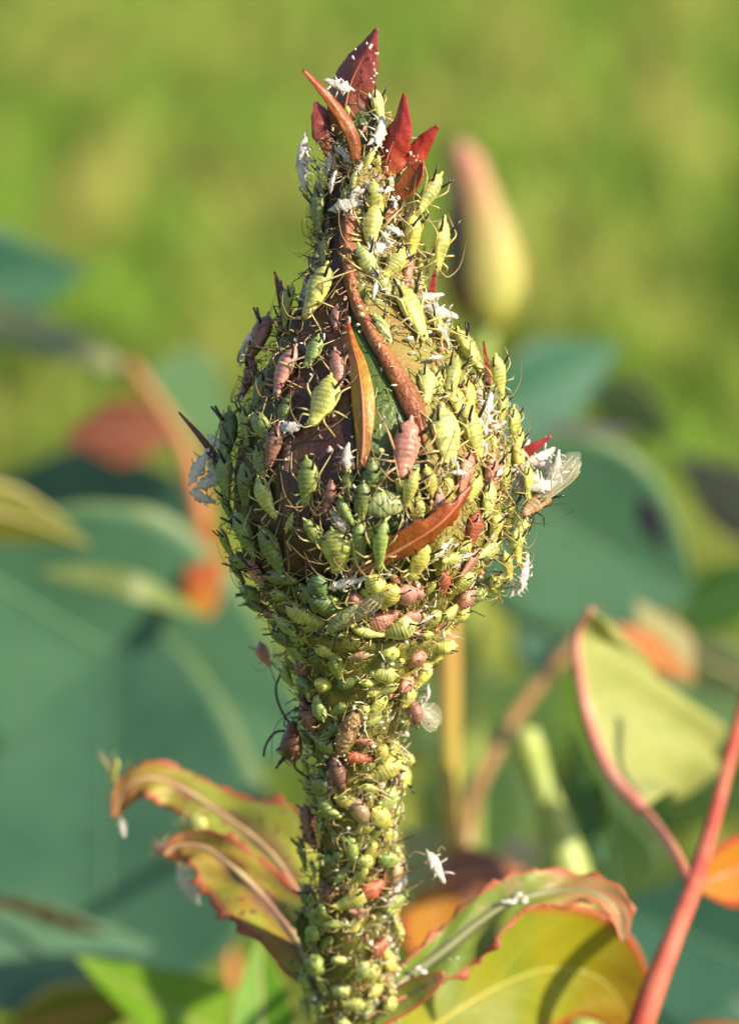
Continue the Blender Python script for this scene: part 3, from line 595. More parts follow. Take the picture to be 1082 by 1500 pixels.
KINDS['adult'] = [body_mesh(.94, .86, seed=1), body_mesh(1.0, .9, arch=.02, seed=2), body_mesh(.9, .84, arch=.04, seed=3, bend=.10), body_mesh(1.08, .8, seed=13, bend=-.12), body_mesh(.86, .95, arch=-.03, seed=14)]
KINDS['slim'] = [body_mesh(.78, .86, seed=4), body_mesh(.84, .8, arch=.03, seed=5), body_mesh(.72, .9, arch=.05, seed=6, bend=.14), body_mesh(.8, .8, seed=15, bend=-.1)]
KINDS['plump'] = [body_mesh(1.22, .92, seed=7), body_mesh(1.36, .95, arch=.03, seed=8), body_mesh(1.5, .95, arch=.02, seed=9), body_mesh(1.1, 1.0, arch=.05, seed=16, bend=.12), body_mesh(1.3, .8, seed=17, bend=-.12)]
KINDS['skin'] = [body_mesh(.62, .6, n=24, m=9, shrivel=1.0, mat=WHITE, seed=s * 5, arch=.06 * s) for s in range(4)]

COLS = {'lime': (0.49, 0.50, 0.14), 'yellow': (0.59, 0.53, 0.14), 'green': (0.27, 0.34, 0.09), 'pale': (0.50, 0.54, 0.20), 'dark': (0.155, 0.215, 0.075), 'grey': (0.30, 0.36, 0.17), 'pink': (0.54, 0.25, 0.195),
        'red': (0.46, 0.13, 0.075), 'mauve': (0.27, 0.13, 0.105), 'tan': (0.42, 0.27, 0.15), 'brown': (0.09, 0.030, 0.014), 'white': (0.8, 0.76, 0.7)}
SAY = {'lime': 'yellow-green', 'yellow': 'yellow', 'green': 'green', 'pale': 'pale green', 'dark': 'dark green', 'grey': 'grey-green', 'pink': 'pink', 'red': 'red', 'mauve': 'dull mauve', 'tan': 'tan', 'brown': 'dark brown'}
PLACED = []
ar = random.Random(11)
def part(name, me, root, col):
    o = bpy.data.objects.new(name, me); COL.objects.link(o); o.parent = root; o.color = (*col, 1); return o
def frame_at(px, py, ang, tilt=0.0, lift=0.0, dep=None, nrm=None, spin=0.0):
    if dep is None:
        p, n, phi = surf(px, py, lift)
        cx, r = prof(py)
        if abs(px - cx) > r: p = p + RT * ((abs(px - cx) - r) / 200 * (1 if px > cx else -1)) * .9
    else: p, n = at(px, py, dep), nrm or -FWD
    h = RT * math.cos(math.radians(ang)) + UP * math.sin(math.radians(ang)); h = h - n * h.dot(n)
    if h.length < .25: h = (UP * (-1)) - n * (-UP).dot(n)
    h.normalize(); y = n.cross(h); M = Matrix((h, y, n)).transposed().to_4x4()
    return Matrix.Translation(p) @ M @ Matrix.Rotation(math.radians(tilt), 4, 'Y') @ Matrix.Rotation(math.radians(spin), 4, 'X')
def aphid(px, py, ang, L, col, kind='adult', label=None, group=None, tilt=0.0, lift=0.0, dep=None, nrm=None, legs=6, name='aphid', ant=True, spin=0.0, cat='aphid', track=True, corn=True):
    root = bpy.data.objects.new(name, None); COL.objects.link(root); root.empty_display_size = .3
    root.matrix_world = frame_at(px, py, ang, tilt, lift, dep, nrm, spin) @ Matrix.Diagonal((L / 200.0, L / 200.0 * ar.uniform(.86, 1.14), L / 200.0 * ar.uniform(.86, 1.14), 1))
    root['label'] = label; root['category'] = cat
    if group: root['group'] = group
    base = COLS[col]; f = ar.uniform(.86, 1.14); g = ar.uniform(-.03, .03); c = tuple(max(.01, x * f + g * q) for x, q in zip(base, (1, .3, -.2)))
    bo = part('body', ar.choice(KINDS[kind]), root, c)
    lc = {'pink': (.50, .33, .20), 'mauve': (.26, .17, .11), 'red': (.42, .22, .12), 'dark': (.16, .17, .07), 'brown': (.05, .03, .02), 'white': (.8, .75, .66)}.get(col, (.50, .45, .20))
    ls = ar.choice(LEGSETS if kind != 'skin' else SKLEGS); idx = list(range(6)); ar.shuffle(idx)
    for q in sorted(idx[:legs]): part('leg', ls[q], root, lc)
    if ant:
        for me in ar.choice(ANTSETS): part('antenna', me, root, lc)
    if corn:
        for me in ar.choice(CORN): part('cornicle', me, root, (.02, .015, .01))
        if kind != 'plump':
            for me in EYES: part('eye', me, root, (.02, .015, .01))
    if track: PLACED.append((px, py, L))
    return root

# aphids one can single out in the photograph: x, y, heading, length, colour, build, label
A = [
 (546, 160, -80, 56, 'pale', 'adult', 'pale green aphid wedged between the broad maroon and the crimson sepal tips'),
 (512, 163, 100, 34, 'yellow', 'slim', 'tiny yellow aphid at the foot of the broad maroon sepal tip'),
 (573, 264, 205, 60, 'green', 'adult', 'olive-green aphid under the pointed crimson sepal tip'),
 (484, 368, -85, 52, 'green', 'slim', 'slim green aphid on the dark sepal just above the big striped one'),
 (477, 438, -103, 92, 'lime', 'adult', 'big yellow-green aphid with dark stripes, topmost large one on the dark sepal'),
 (494, 474, -88, 44, 'mauve', 'slim', 'small mauve aphid tucked below the big striped one'),
 (395, 502, -88, 82, 'mauve', 'adult', 'mauve-brown aphid standing tail up on the shaded edge of the bud'),
 (374, 560, -22, 70, 'mauve', 'adult', 'mauve aphid with tail jutting out over the shaded edge of the bud'),
 (431, 553, -108, 84, 'pink', 'adult', 'pink aphid on the shaded edge of the dark sepal'),
 (499, 550, -78, 66, 'pink', 'adult', 'pink aphid partly behind the bright yellow-green one on the dark sepal'),
 (482, 597, -103, 84, 'lime', 'adult', 'bright yellow-green aphid overlapping a pink one on the dark sepal'),
 (592, 468, -74, 104, 'lime', 'slim', 'long yellow-green aphid beside the upper part of the rolled red sepal margin'),
 (557, 492, -68, 52, 'pale', 'slim', 'small pale green aphid against the rolled red sepal margin'),
 (630, 488, -112, 66, 'lime', 'slim', 'yellow-green aphid right below the white-crusted red spike'),
 (673, 524, -82, 86, 'lime', 'adult', 'plump yellow-green aphid with tail up beside the thin red spike'),
 (640, 645, -86, 94, 'pale', 'adult', 'large pale green aphid right next to the big rose-pink one on the sunlit flank'),
 (676, 640, -66, 90, 'lime', 'adult', 'large yellow-green aphid between the pale green one and the thin red spike'),
 (588, 663, -101, 94, 'pink', 'adult', 'big rose-pink aphid at the lower end of the rolled red sepal margin'),
 (748, 676, 12, 58, 'yellow', 'adult', 'yellow-green aphid lying sideways at the small red spike among shed skins'),
 (731, 752, -86, 70, 'yellow', 'slim', 'slim bright yellow aphid below the winged one on the sunlit flank'),
 (711, 652, -85, 42, 'yellow', 'slim', 'small yellow aphid at the base of the thin red spike'),
 (394, 681, -58, 56, 'green', 'adult', 'mid-green aphid touching the tail of a brighter one on the shaded flank'),
 (402, 728, -60, 70, 'lime', 'adult', 'yellowish green aphid with dark cornicles on the shaded flank beside the dark sepal'),
 (460, 706, -91, 74, 'green', 'adult', 'green aphid with clear back stripes alone on the lower dark sepal'),
 (512, 706, -90, 46, 'green', 'slim', 'small green aphid with a white shed skin behind its tail'),
 (564, 738, 4, 80, 'grey', 'adult', 'grey-green aphid lying crosswise above the bronze sepal lobe'),
 (412, 801, -70, 82, 'dark', 'adult', 'dark green aphid with rows of spots low on the shaded flank'),
 (499, 799, -85, 74, 'lime', 'plump', 'yellow-green aphid between two white shed skins on the lower dark sepal'),
 (432, 765, 62, 34, 'lime', 'slim', 'tiny yellow-green nymph walking up the dark sepal'),
 (389, 837, -42, 64, 'pink', 'adult', 'dusty pink aphid at the lower shaded rim of the bud'),
 (453, 889, -27, 68, 'lime', 'plump', 'glossy yellow-green aphid resting crosswise where bud meets stem'),
 (351, 640, -76, 84, 'dark', 'adult', 'large dark green aphid at the shaded outline of the bud above the brown spike'),
 (681, 772, -86, 60, 'red', 'adult', 'bright red aphid behind the point of the bronze sepal lobe'),
 (630, 744, -88, 62, 'pink', 'adult', 'pink aphid with whitish sides just above the bronze sepal lobe'),
 (700, 802, 172, 62, 'pale', 'adult', 'pale aphid lying crosswise under the bright red one'),
 (642, 846, -60, 44, 'red', 'plump', 'coral-red aphid low under the bronze sepal lobe'),
 (668, 872, -100, 46, 'pink', 'plump', 'pink aphid low on the sunlit bulge beside the coral-red one'),
 (556, 896, 30, 54, 'pink', 'plump', 'pink aphid over a green one where bud meets stem'),
 (462, 1046, -78, 48, 'mauve', 'plump', 'mauve aphid on the stem above the dark brown insect'),
 (523, 1102, -10, 46, 'red', 'plump', 'brick-red aphid on the stem below the grainy tan grub'),
 (457, 1197, 5, 48, 'mauve', 'plump', 'purplish aphid on the stem above the scorched curled leaf'),
 (484, 1302, -85, 40, 'mauve', 'plump', 'purple-grey aphid on the lower stem beside the scorched leaf'),
 (540, 1292, 15, 54, 'red', 'plump', 'dark red aphid on the lower stem under a white shed skin'),
 (552, 1380, 20, 46, 'red', 'plump', 'coral-red aphid near the foot of the stem'),
]
LAB = {}
for (x, y, a, L, c, kd, lb) in A: aphid(x, y, a, L, c, kd, lb, lift=2)
# the ones that stand clear of the bud
aphid(622, 283, -127, 74, 'lime', 'adult', 'yellow-green aphid hanging below the small crimson side tip', dep=-.15, nrm=(RT * .55 - FWD * .8).normalized())
aphid(634, 357, -100, 84, 'lime', 'slim', 'yellow-green aphid clinging head down above the white-crusted red spike', dep=-.05, nrm=(RT * .75 - FWD * .65).normalized())
aphid(724, 548, -76, 62, 'lime', 'adult', 'green aphid with long pale legs on the thin red spike', dep=-.2, nrm=(RT * .45 - FWD * .85).normalized())
aphid(392, 958, -62, 42, 'pink', 'plump', 'faded pink aphid dangling free of the stem below the bud', dep=.75, nrm=(-RT * .6 - FWD * .8).normalized(), legs=3)
aphid(590, 1112, 170, 34, 'lime', 'plump', 'pale leaf-green aphid jutting out from the sunlit side of the stem', dep=.35, nrm=(RT * .5 - FWD * .8).normalized(), legs=2)
for (x, y, tx) in [(567, 941, 'round green aphid seen tail-on just under the bud'), (645, 936, 'fat yellow-green aphid at the sunlit corner under the bud'), (614, 918, 'round olive aphid beside the fat yellow-green one under the bud'),
                   (479, 990, 'round green aphid on the upper stem, shaded side'), (499, 1394, 'pale rounded aphid near the foot of the stem'), (502, 1435, 'whitish round aphid lowest on the stem')]:
    aphid(x, y, -90, 46 if y < 970 else 40, 'pale' if y > 1300 else 'lime', 'plump', tx, tilt=48, lift=4, legs=3)
aphid(600, 955, -80, 50, 'pink', 'plump', 'pink aphid next to the round green one under the bud', tilt=30, lift=4)
aphid(583, 994, -20, 50, 'pink', 'plump', 'pink aphid above the clear-winged one on the stem', tilt=25, lift=4)

aphid(288, 1207, 190, 52, 'lime', 'plump', 'blurred yellow-green aphid under the curled tip of the scorched leaf', dep=2.75, nrm=(-FWD - RT * .3).normalized())
aphid(258, 1246, 175, 62, 'pink', 'plump', 'blurred pink aphid jutting from the edge of the scorched leaf', dep=2.7, nrm=(-FWD - RT * .3).normalized())
for (x, y, a, L, c) in [(742, 622, -70, 60, 'lime'), (752, 650, -110, 50, 'yellow'), (748, 800, -60, 58, 'lime'), (756, 772, -100, 52, 'pale'), (735, 828, -40, 52, 'yellow'), (728, 598, -95, 50, 'lime'), (718, 858, -30, 46, 'lime'), (764, 706, -75, 54, 'lime')]:
    aphid(x, y, a, L, c, 'adult', SAY[c] + ' aphid piled on others at the sunlit outline of the bud', 'aphids piled on the sunlit outline', dep=-.12 + ar.uniform(-.15, .15), nrm=(RT * .8 - FWD * .5).normalized())
# the crowd
def inside(poly, x, y):
    r = False
    for (x0, y0), (x1, y1) in zip(poly, poly[1:] + poly[:1]):
        if (y0 > y) != (y1 > y) and x < (x1 - x0) * (y - y0) / (y1 - y0) + x0: r = not r
    return r
KEEP = [[(440, 440), (505, 330), (512, 470), (508, 620), (500, 840), (425, 850), (428, 640)],
        [(500, 290), (530, 300), (540, 430), (600, 530), (632, 620), (620, 700), (520, 700), (505, 560), (500, 460)],
        [(530, 810), (600, 770), (690, 705), (690, 740), (600, 815), (540, 845)]]
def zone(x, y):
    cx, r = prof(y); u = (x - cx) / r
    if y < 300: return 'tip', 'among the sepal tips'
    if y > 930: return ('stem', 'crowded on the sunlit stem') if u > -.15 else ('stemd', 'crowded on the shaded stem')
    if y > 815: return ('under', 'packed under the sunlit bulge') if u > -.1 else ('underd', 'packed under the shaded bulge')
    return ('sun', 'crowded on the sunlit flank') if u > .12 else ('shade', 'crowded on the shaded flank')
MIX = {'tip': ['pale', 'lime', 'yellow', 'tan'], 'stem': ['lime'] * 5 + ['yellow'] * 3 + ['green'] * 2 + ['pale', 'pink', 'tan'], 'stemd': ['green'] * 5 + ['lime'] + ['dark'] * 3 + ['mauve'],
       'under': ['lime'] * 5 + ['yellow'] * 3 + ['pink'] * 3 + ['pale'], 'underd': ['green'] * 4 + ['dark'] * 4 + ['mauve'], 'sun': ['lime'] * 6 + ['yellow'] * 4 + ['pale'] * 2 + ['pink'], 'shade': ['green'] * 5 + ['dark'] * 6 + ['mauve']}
MARKS = [(520, 90, 'the broad maroon sepal tip'), (580, 200, 'the crimson sepal tips'), (480, 240, 'the long white shed skin'), (515, 308, 'the neck of the bud'), (520, 380, 'the top of the red margin'), (575, 540, 'the middle of the red margin'),
         (634, 357, 'the aphid clinging head down'), (630, 440, 'the white-crusted spike'), (708, 560, 'the thin red spike'), (785, 690, 'the clump of shed skins'), (786, 745, 'the winged aphid'), (758, 845, 'the dangling shed skin'), (650, 660, 'the large pale aphid'), (690, 760, 'the bright red aphid'),
         (590, 800, 'the bronze lobe'), (642, 860, 'the coral-red aphid'), (395, 500, 'the mauve-brown aphid'), (405, 430, 'the brown-red spike'), (374, 570, 'the mauve aphid'), (345, 650, 'the thin brown spike'), (300, 700, 'the fluffy clump'), (402, 728, 'the striped green aphid'), (412, 801, 'the spotted dark aphid'),
         (389, 837, 'the dusty pink aphid'), (453, 889, 'the glossy crosswise aphid'), (567, 941, 'the tail-on green aphid'), (640, 936, 'the fat yellow-green aphid'), (392, 958, 'the dangling pink aphid'), (479, 990, 'the round green aphid'), (600, 1030, 'the clear wings'), (440, 1085, 'the dark brown insect'),
         (510, 1066, 'the tan grub'), (491, 1138, 'the small tan grub'), (590, 1112, 'the jutting leaf-green aphid'), (457, 1197, 'the purplish aphid'), (560, 1200, 'the cream leaf'), (560, 1290, 'the long-legged shed skin'), (484, 1302, 'the purple-grey aphid'), (552, 1380, 'the coral-red stem aphid'), (455, 1380, 'the dark stipule'), (502, 1430, 'the whitish round aphid'), (585, 1450, 'the yellowish stipule')]
SEEN = {}
def landmark(x, y): return min(MARKS, key=lambda m: math.hypot(m[0] - x, m[1] - y))[2]
count = 0; tries = 0
TOTAL = 228
while count < TOTAL and tries < 60000:
    tries += 1; y = ar.uniform(235, 1490); cx, r = prof(y)
    if ar.random() > (r + 20) / 215: continue
    phi = ar.uniform(-1.75, 1.75); x = cx + r * math.sin(phi)
    ins = [inside(q, x, y) for q in KEEP]
    if any(ins) and abs(phi) < 1.5 and ar.random() > (.12 if ins[0] else 0 if ins[1] else .05): continue
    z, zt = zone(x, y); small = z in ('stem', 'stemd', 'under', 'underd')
    L = (34 + 34 * ar.random() ** 1.5) if small else ar.uniform(48, 82)
    if z == 'tip': L = ar.uniform(28, 44)
    ok = True
    for q in PLACED:
        px, py, pl = q[:3]
        d = math.hypot((x - px) / .9, (y - py) * (.62 if not small else .9))
        same = len(q) < 4 or abs(q[3] - phi) < .5
        if same and d < .31 * (1.3 if len(q) < 4 else 1) * (L + pl) * .5 * (1.05 if z in ('shade', 'tip') else 1.12 if z in ('stem', 'stemd') else .95): ok = False; break
    if not ok: continue
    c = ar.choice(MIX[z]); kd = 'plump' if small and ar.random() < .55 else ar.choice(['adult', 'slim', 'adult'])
    ang = -90 + ar.gauss(0, 24) if not small else -90 + ar.gauss(0, 65); tilt = (ar.uniform(-8, 24) if z in ('stem', 'stemd') else ar.uniform(-5, 40)) if small else ar.uniform(-4, 16)
    size = 'small ' if L < 50 else 'large ' if L > 70 else ''
    # on the far sides the pixel mapping folds over: place by angle
    p = pos(y, phi, 2 + (30 if math.sin(phi) > .5 and 560 < y < 860 else 18) * ar.random() ** 3); n = RT * math.sin(phi) - FWD * math.cos(phi)
    nn = surf(x, y)[1]; n = (n + UP * nn.dot(UP)).normalized()
    lab = f'{size}{SAY[c]} aphid {zt}, near {landmark(x, y)}'; SEEN[lab] = SEEN.get(lab, 0) + 1
    ro = aphid(x, y, ang, L, c, kd, lab, lab, tilt=tilt, lift=2, legs=ar.choice([3, 4, 6]) if small else 6, ant=not (small and ar.random() < .5), track=False)
    h = RT * math.cos(math.radians(ang)) + UP * math.sin(math.radians(ang)); h = h - n * h.dot(n)
    if h.length < .2: h = -UP + n * n.dot(UP)
    h.normalize(); M = Matrix((h, n.cross(h), n)).transposed().to_4x4()
    ro.matrix_world = Matrix.Translation(p) @ M @ Matrix.Rotation(math.radians(tilt), 4, 'Y') @ Matrix.Rotation(math.radians(ar.gauss(0, 10)), 4, 'X') @ Matrix.Diagonal((L / 200, L / 200 * ar.uniform(.84, 1.16), L / 200 * ar.uniform(.84, 1.16), 1))
    PLACED.append((x, y, L, phi)); count += 1
print('crowd', count)

# ---------------------------------------------------------------- shed skins
SKL = []
def shed(px, py, ang, L, label, group=None, dep=None, nrm=None, tilt=0.0, lift=8, legs=5):
    return aphid(px, py, ang, L, 'white', 'skin', label, group, dep=dep, nrm=nrm, tilt=tilt, lift=lift, name='shed_skin', cat='shed skin', legs=legs, ant=False, track=False, corn=False)
for (x, y, a, L, lb) in [(497, 126, 160, 48, 'white shed skin on the broad maroon sepal tip'), (436, 633, 175, 52, 'white shed skin with stretched legs on the dark sepal'), (513, 674, 90, 44, 'white shed skin hanging above a small green aphid'),
        (503, 763, 130, 56, 'white curled shed skin above the yellow-green aphid on the dark sepal'), (511, 846, 20, 64, 'bright white shed skin with splayed legs below the yellow-green aphid'), (590, 769, 90, 26, 'small white crumb above the bronze sepal lobe'),
        (636, 802, 40, 46, 'whitish shed skin behind the bronze sepal lobe'), (560, 1290, -110, 76, 'white long-legged shed skin on the lower stem'), (515, 308, 10, 56, 'white shed skin across the neck of the bud'),
        (474, 240, -85, 92, 'long white shed skin down the shaded side of the neck'), (548, 372, 30, 60, 'white shed skin lying over the rolled red margin'), (548, 200, 70, 56, 'fluffy white shed skin between the sepal tips'), (436, 952, 60, 26, 'small white crumb on the shaded side under the bud'),
        (380, 515, -70, 66, 'whitish web-like shed skin beside the mauve aphid')]:
    shed(x, y, a, L, lb, dep=-.36 if y < 130 else None)
for (x, y, a, L) in [(626, 436, 10, 50), (642, 458, -15, 60), (618, 462, 40, 44), (646, 478, -60, 40)]: shed(x, y, a, L, 'white shed skin heaped on the short red spike', 'shed skins on the short red spike', dep=-.15, nrm=-FWD)
for (x, y, a, L) in [(296, 684, 60, 62), (313, 706, 20, 60), (300, 728, -20, 46), (322, 650, -40, 44), (316, 690, 100, 50)]: shed(x, y, a, L, 'greyish white shed skin in a fluffy clump at the brown spike', 'shed skins at the brown spike', dep=-.05, nrm=(-FWD - RT * .4).normalized())
for (x, y, a, L) in [(784, 672, 30, 64), (800, 690, -40, 60), (772, 700, 160, 66), (792, 712, 10, 56), (762, 664, 60, 48), (812, 680, 80, 46), (756, 712, 120, 50)]: shed(x, y, a, L, 'bright white shed skin in the clump beside the winged aphid', 'shed skins beside the winged aphid', dep=-.05 + ar.uniform(-.15, .15), nrm=(-FWD + RT * .3).normalized(), legs=6)
for (x, y, a, L) in [(466, 262, -80, 46), (480, 282, -100, 40), (462, 222, -70, 44), (488, 262, 60, 36)]: shed(x, y, a, L, 'white shed skin matted along the shaded side of the neck', 'shed skins along the neck')
for (x, y, a, L) in [(710, 608, 75, 70), (718, 630, 30, 50), (704, 590, 100, 44)]: shed(x, y, a, L, 'white shed skin at the base of the thin red spike', 'shed skins on the thin red spike', dep=-.3, nrm=-FWD)
shed(764, 838, 78, 56, 'dangling white shed skin at the sunlit outline of the bud, upper half', None, dep=-.05, nrm=(-FWD + RT * .3).normalized()); shed(758, 864, 40, 34, 'small white shed skin caught below the dangling one', None, dep=-.05, nrm=-FWD)
def tether(root, lines, dep, mat, rad=.006):
    """thin limbs by which a thing that stands clear of the bud holds on to it"""
    bpy.context.view_layer.update(); inv = root.matrix_world.inverted(); sc = root.matrix_world.to_scale().x
    for pts in lines:
        b = MB(); b.tube([inv @ at(q[0], q[1], q[2]) for q in spline([(p[0], p[1], dep if len(p) < 3 else p[2]) for p in pts], 10)], rad / sc, 5, (.30, .20, .10), (.12, .08, .05)); part('leg', b.mesh('leg', mat), root, (1, 1, 1))
k = NT('limb_brown'); LIMBB = k.surf(k.attr('tint'), .5, .3)
for o_ in [q for q in bpy.data.objects if q.get('label', '').startswith('dangling white')]: tether(o_, [[(764, 832), (735, 822), (700, 818)], [(758, 856), (735, 862), (690, 850)], [(756, 842), (730, 838), (695, 835)]], -.05, LIMBB)
for o_ in [q for q in bpy.data.objects if q.get('label', '').startswith('faded pink')]: tether(o_, [[(396, 968), (415, 985), (440, 975)], [(400, 960), (420, 958), (445, 955)], [(394, 975), (404, 1000), (406, 1030)]], .7, LIMBB, .005)
shed(634, 1268, -58, 62, 'pinkish white shed skin with dark legs off the lower stem', None, dep=.55, nrm=(-FWD + RT * .3).normalized())
for o_ in [q for q in bpy.data.objects if q.get('label', '').startswith('pinkish white')]: tether(o_, [[(626, 1262), (600, 1275), (570, 1290)], [(632, 1280), (605, 1300), (575, 1310)], [(640, 1250), (645, 1240), (652, 1246)], [(622, 1252), (608, 1248), (596, 1256)]], .55, LIMBB)
shed(606, 1018, -60, 40, 'whitish skin shreds above the clear wings on the stem')
for (x, y, a, L) in [(268, 1288, 110, 52), (282, 1306, 120, 46), (180, 1212, 100, 34)]: shed(x, y, a, L, 'blurred white shed skin hanging from the scorched curled leaf', 'shed skins on the scorched leaf', dep=2.62, nrm=-FWD)
n = 0
while n < 48:
    y = ar.uniform(205, 900) if n % 3 else ar.uniform(200, 420); cx, r = prof(y); u = ar.uniform(.15, 1.05) if y > 330 else ar.uniform(-.9, .9); x = cx + r * u
    if any(inside(q, x, y) for q in KEEP): continue
    z = 'lost on the sunlit flank' if y > 300 else 'stuck among the sepal tips'
    shed(x, y, ar.uniform(0, 360), ar.uniform(16, 36), 'small white shed skin ' + z + ', near ' + landmark(x, y), 'shed skins ' + z, lift=ar.uniform(10, 22)); n += 1

# ---------------------------------------------------------------- winged and odd insects
def wings(root, spec):
    """spec: list of (base, direction, length, width) in body units; each wing a bowed membrane with veins"""
    for base, d, L, W in spec:
        base = Vector(base); d = Vector(d).normalized(); s = Vector((0, 0, 1)).cross(d).normalized() if abs(d.z) < .9 else Vector((0, 1, 0)); up = d.cross(s)
        P = []; prof_w = [.08, .22, .34, .42, .47, .48, .44, .33, .05]
        for i, pw in enumerate(prof_w):
            u = i / 8; c = base + d * (L * u)
            P.append([c + s * (W * pw * v) + up * (.04 * L * math.sin(u * 3) * (1 - v * v)) for v in (-.7, -.3, 0, .4, 1.0)])
        b = MB(); b.grid(P); wg = part('wing', b.mesh('wing', WING), root, (1, 1, 1)); sm = wg.modifiers.new('thickness', 'SOLIDIFY'); sm.thickness = .004
        q = MB(); pt = lambda i, j: P[i][j]
        q.tube([pt(i, 0) for i in range(8)], .012, 4); q.tube([pt(0, 1), pt(3, 1), pt(5, 1), pt(7, 2)], .012, 4); q.tube([pt(3, 1), pt(5, 3), pt(7, 3)], .009, 4); q.tube([pt(2, 1), pt(4, 4)], .009, 4); q.tube([pt(1, 1), pt(2, 4)], .008, 4)
        vo = bpy.data.objects.new('vein', q.mesh('vein', VEIN)); COL.objects.link(vo); vo.parent = wg
r = aphid(782, 736, 222, 70, 'tan', 'adult', 'winged aphid with clear veined wings at the sunlit outline of the bud', dep=-.1, nrm=(-FWD * .7 + RT * .3 + UP * .2).normalized(), name='winged_aphid', cat='winged aphid', track=False)
wings(r, [((.05, .04, .35), (-1, -.14, .30), 1.3, .58), ((.05, -.04, .35), (-1, .04, .40), 1.15, .5)])
for ch in r.children:
    if ch.name.startswith(('leg', 'antenna')): ch.color = (.05, .035, .02, 1)
r = aphid(598, 1040, 110, 56, 'mauve', 'plump', 'reddish aphid with clear wings on the sunlit side of the stem', dep=axis_dep(1040) - .2, nrm=(-FWD * .8 + RT * .5).normalized(), name='winged_aphid', cat='winged aphid', track=False)
wings(r, [((.05, -.1, .32), (-.75, -.75, .1), .85, .8), ((.05, -.06, .34), (-.95, -.45, .2), .8, .75)])
r = aphid(506, 892, 55, 74, 'grey', 'slim', 'straw-coloured aphid with folded wings lying under the bronze sepal lobe', lift=14, name='winged_aphid', cat='winged aphid', track=False)
wings(r, [((-.05, .05, .42), (1.0, -.12, .06), 1.35, .42), ((-.05, -.03, .40), (1.0, .02, .04), 1.3, .40)])
r = aphid(176, 1128, 235, 46, 'lime', 'slim', 'blurred winged aphid hovering above the scorched curled leaf', dep=3.4, nrm=(-FWD * .5 - RT * .7).normalized(), name='winged_aphid', cat='winged aphid', track=False)
wings(r, [((.05, .04, .35), (-.8, -.2, .6), 1.1, .6), ((.05, -.04, .35), (-.75, .2, .65), 1.0, .6)])
r = aphid(438, 1088, 100, 66, 'brown', 'plump', 'dark brown insect with very long thin legs at the stem', dep=axis_dep(1080) - .15, nrm=(-RT * .75 - FWD * .65).normalized(), name='dark_insect', cat='insect', track=False)
for pts in [[(430, 1068), (412, 1040), (404, 1010), (412, 985)], [(430, 1072), (405, 1072), (390, 1090), (386, 1108)], [(432, 1098), (410, 1118), (404, 1126)], [(436, 1102), (432, 1124), (452, 1140)], [(428, 1090), (412, 1094), (405, 1100)]]:
    b = MB(); inv = r.matrix_world.inverted(); b.tube([inv @ at(x, y, axis_dep(1080) - .12) for x, y in (q[:2] for q in spline(pts, 12))], .03, 5); part('leg', b.mesh('leg', BLACK), r, (.03, .02, .015))
shed(418, 1098, 20, 30, 'tiny white crumb beside the dark brown insect', dep=axis_dep(1080) - .1, nrm=-FWD)
k = NT('grub_skin'); GRUB = k.surf(k.mix(k.step(k.noise(14, 5), .38, .62), (0.50, 0.32, 0.16), (0.20, 0.11, 0.05)), .8, .2, 0, None, k.noise(22, 4), 1.0, .06)
for (x, y, a, L, lb) in [(510, 1066, -112, 88, 'grainy tan grub clinging to the stem'), (491, 1138, -95, 44, 'small dusty tan grub on the stem below the bigger one')]:
    gr = thing('grub', lb, 'grub', surf(x, y)[0]); M = frame_at(x, y, a, 0, 4) @ Matrix.Scale(L / 200, 4); b = MB(); P = []; T = []
    for i in range(26):
        s = i / 25; wv = .19 * (math.sin(math.pi * min(1, s * 1.02 + .02)) ** .6) * (1 - .25 * s); sg = 1 + .05 * math.sin(s * 50)
        P.append([M @ Vector((s - .5, wv * sg * math.cos(q) * (1 + .12 * noise.noise(Vector((s * 20, math.cos(q) * 3, math.sin(q) * 3)))), .16 + wv * sg * .9 * math.sin(q) * (1 + .15 * noise.noise(Vector((s * 22, math.cos(q) * 3, 7)))))) for q in (2*math.pi*j/14 for j in range(14))])
    b.grid(P, None, None, closed=True); obj('body', b.mesh('body', GRUB), gr)
    b = MB()
    for i in range(16):
        q = M @ Vector((ar.uniform(-.45, .45), ar.uniform(-.15, .15), .30)); b.blob(q, ar.uniform(.004, .010), 5, 4, .5)
    obj('dust', b.mesh('dust', WHITE), gr, kind='stuff')

# ---------------------------------------------------------------- crumbs, shed limbs and hairs that nobody could count
k = NT('crumb'); CRUMB = k.surf(k.attr('tint'), .5, .4, .2)
b = MB(); cr = random.Random(5)
PAL = [(.80, .74, .62), (.60, .50, .26), (.55, .52, .16), (.32, .17, .08), (.06, .045, .03), (.50, .40, .20)]
for _ in range(1300):
    y = cr.uniform(180, 1480); cx, r = prof(y); phi = cr.uniform(-1.6, 1.6); u = math.sin(phi)
    x = cx + r * u
    if any(inside(q, x, y) for q in KEEP) and cr.random() > .6: continue
    p = pos(y, phi, cr.uniform(2, 20)); n = RT * math.sin(phi) - FWD * math.cos(phi)
    d = (RT * cr.gauss(0, 1) + UP * cr.gauss(0, 1) + n * cr.gauss(0, .7)).normalized(); e = (d + RT * cr.gauss(0, .6) + UP * cr.gauss(0, .6)).normalized()
    L = cr.uniform(8, 30) / 200; c = cr.choice(PAL + PAL[:1] * 3 if u > -.1 else PAL[2:])
    b.tube([p, p + d * L * .5, p + d * L * .5 + e * L * .5], [.006, .005, .003], 4, c, cap=False)
obj('stray_limbs', b.mesh('stray_limbs', CRUMB), SH, kind='stuff')
b = MB()
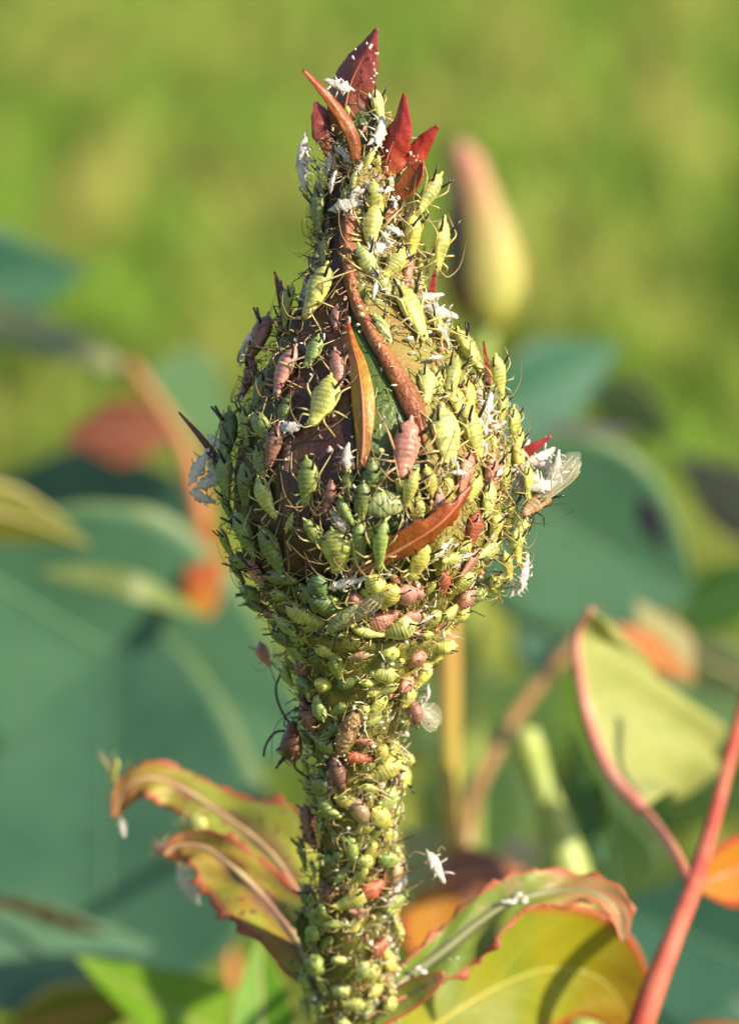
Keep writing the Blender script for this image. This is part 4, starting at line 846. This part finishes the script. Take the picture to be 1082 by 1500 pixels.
for _ in range(1500):
    y = cr.uniform(170, 1480); cx, r = prof(y); phi = cr.uniform(-1.6, 1.6); u = math.sin(phi)
    if cr.random() > (.55 + .5 * u) * (1.2 if y < 320 else 1): continue
    p = pos(y, phi, cr.uniform(4, 26)); s = cr.uniform(.004, .013); c = cr.choice([(.85, .82, .76), (.78, .70, .58), (.6, .55, .25), (.55, .25, .15)])
    b.blob(p, (s * cr.uniform(.5, 2.4), s * cr.uniform(.6, 1.4), s * cr.uniform(.5, 2.4)), 5, 4, .6, c)
obj('crumbs', b.mesh('crumbs', CRUMB), SH, kind='stuff')
b = MB()
for _ in range(330):
    y = cr.uniform(330, 1450); cx, r = prof(y); phi = cr.choice([-1, 1]) * cr.uniform(.2, 1.9) ; 
    if math.sin(phi) > 0 and cr.random() < .5: continue
    p = pos(y, phi, 0); n = RT * math.sin(phi) - FWD * math.cos(phi) + UP * cr.gauss(.1, .45); n.normalize()
    L = cr.uniform(18, 46) / 200; b.tube([p, p + n * L * .6, p + (n + UP * cr.gauss(0, .12)) * L], [.006, .005, .004], 4, (.05, .03, .02), cap=False)
obj('bristles', b.mesh('bristles', CRUMB), SH, kind='stuff')
# white flecks on the two curled leaves
b = MB()
for (x, y, d) in [(742, 1322, 1.66), (760, 1316, 1.7), (660, 1404, 1.5), (620, 1424, 1.4), ]:
    for _ in range(4): b.blob(at(x + cr.gauss(0, 6), y + cr.gauss(0, 4), d - .06), (cr.uniform(.012, .035), .010, cr.uniform(.008, .018)), 6, 4, .6, (.8, .78, .76))
obj('crumbs', b.mesh('crumbs', CRUMB), SH, kind='stuff')

b = MB()
for (x, y, n_) in [(542, 68, 9), (550, 78, 6), (548, 100, 5), (545, 118, 5), (540, 140, 5), (502, 128, 8), (520, 80, 3), (580, 190, 3), (600, 232, 5), (612, 236, 6)]:
    for _ in range((n_ + 1) // 2): b.blob(at(x + cr.gauss(0, 2.2), y + cr.gauss(0, 4), -.26), (cr.uniform(.004, .014), .006, cr.uniform(.004, .016)), 5, 4, .8, (.80, .72, .68))
obj('crumbs', b.mesh('crumbs', CRUMB), SH, kind='stuff')
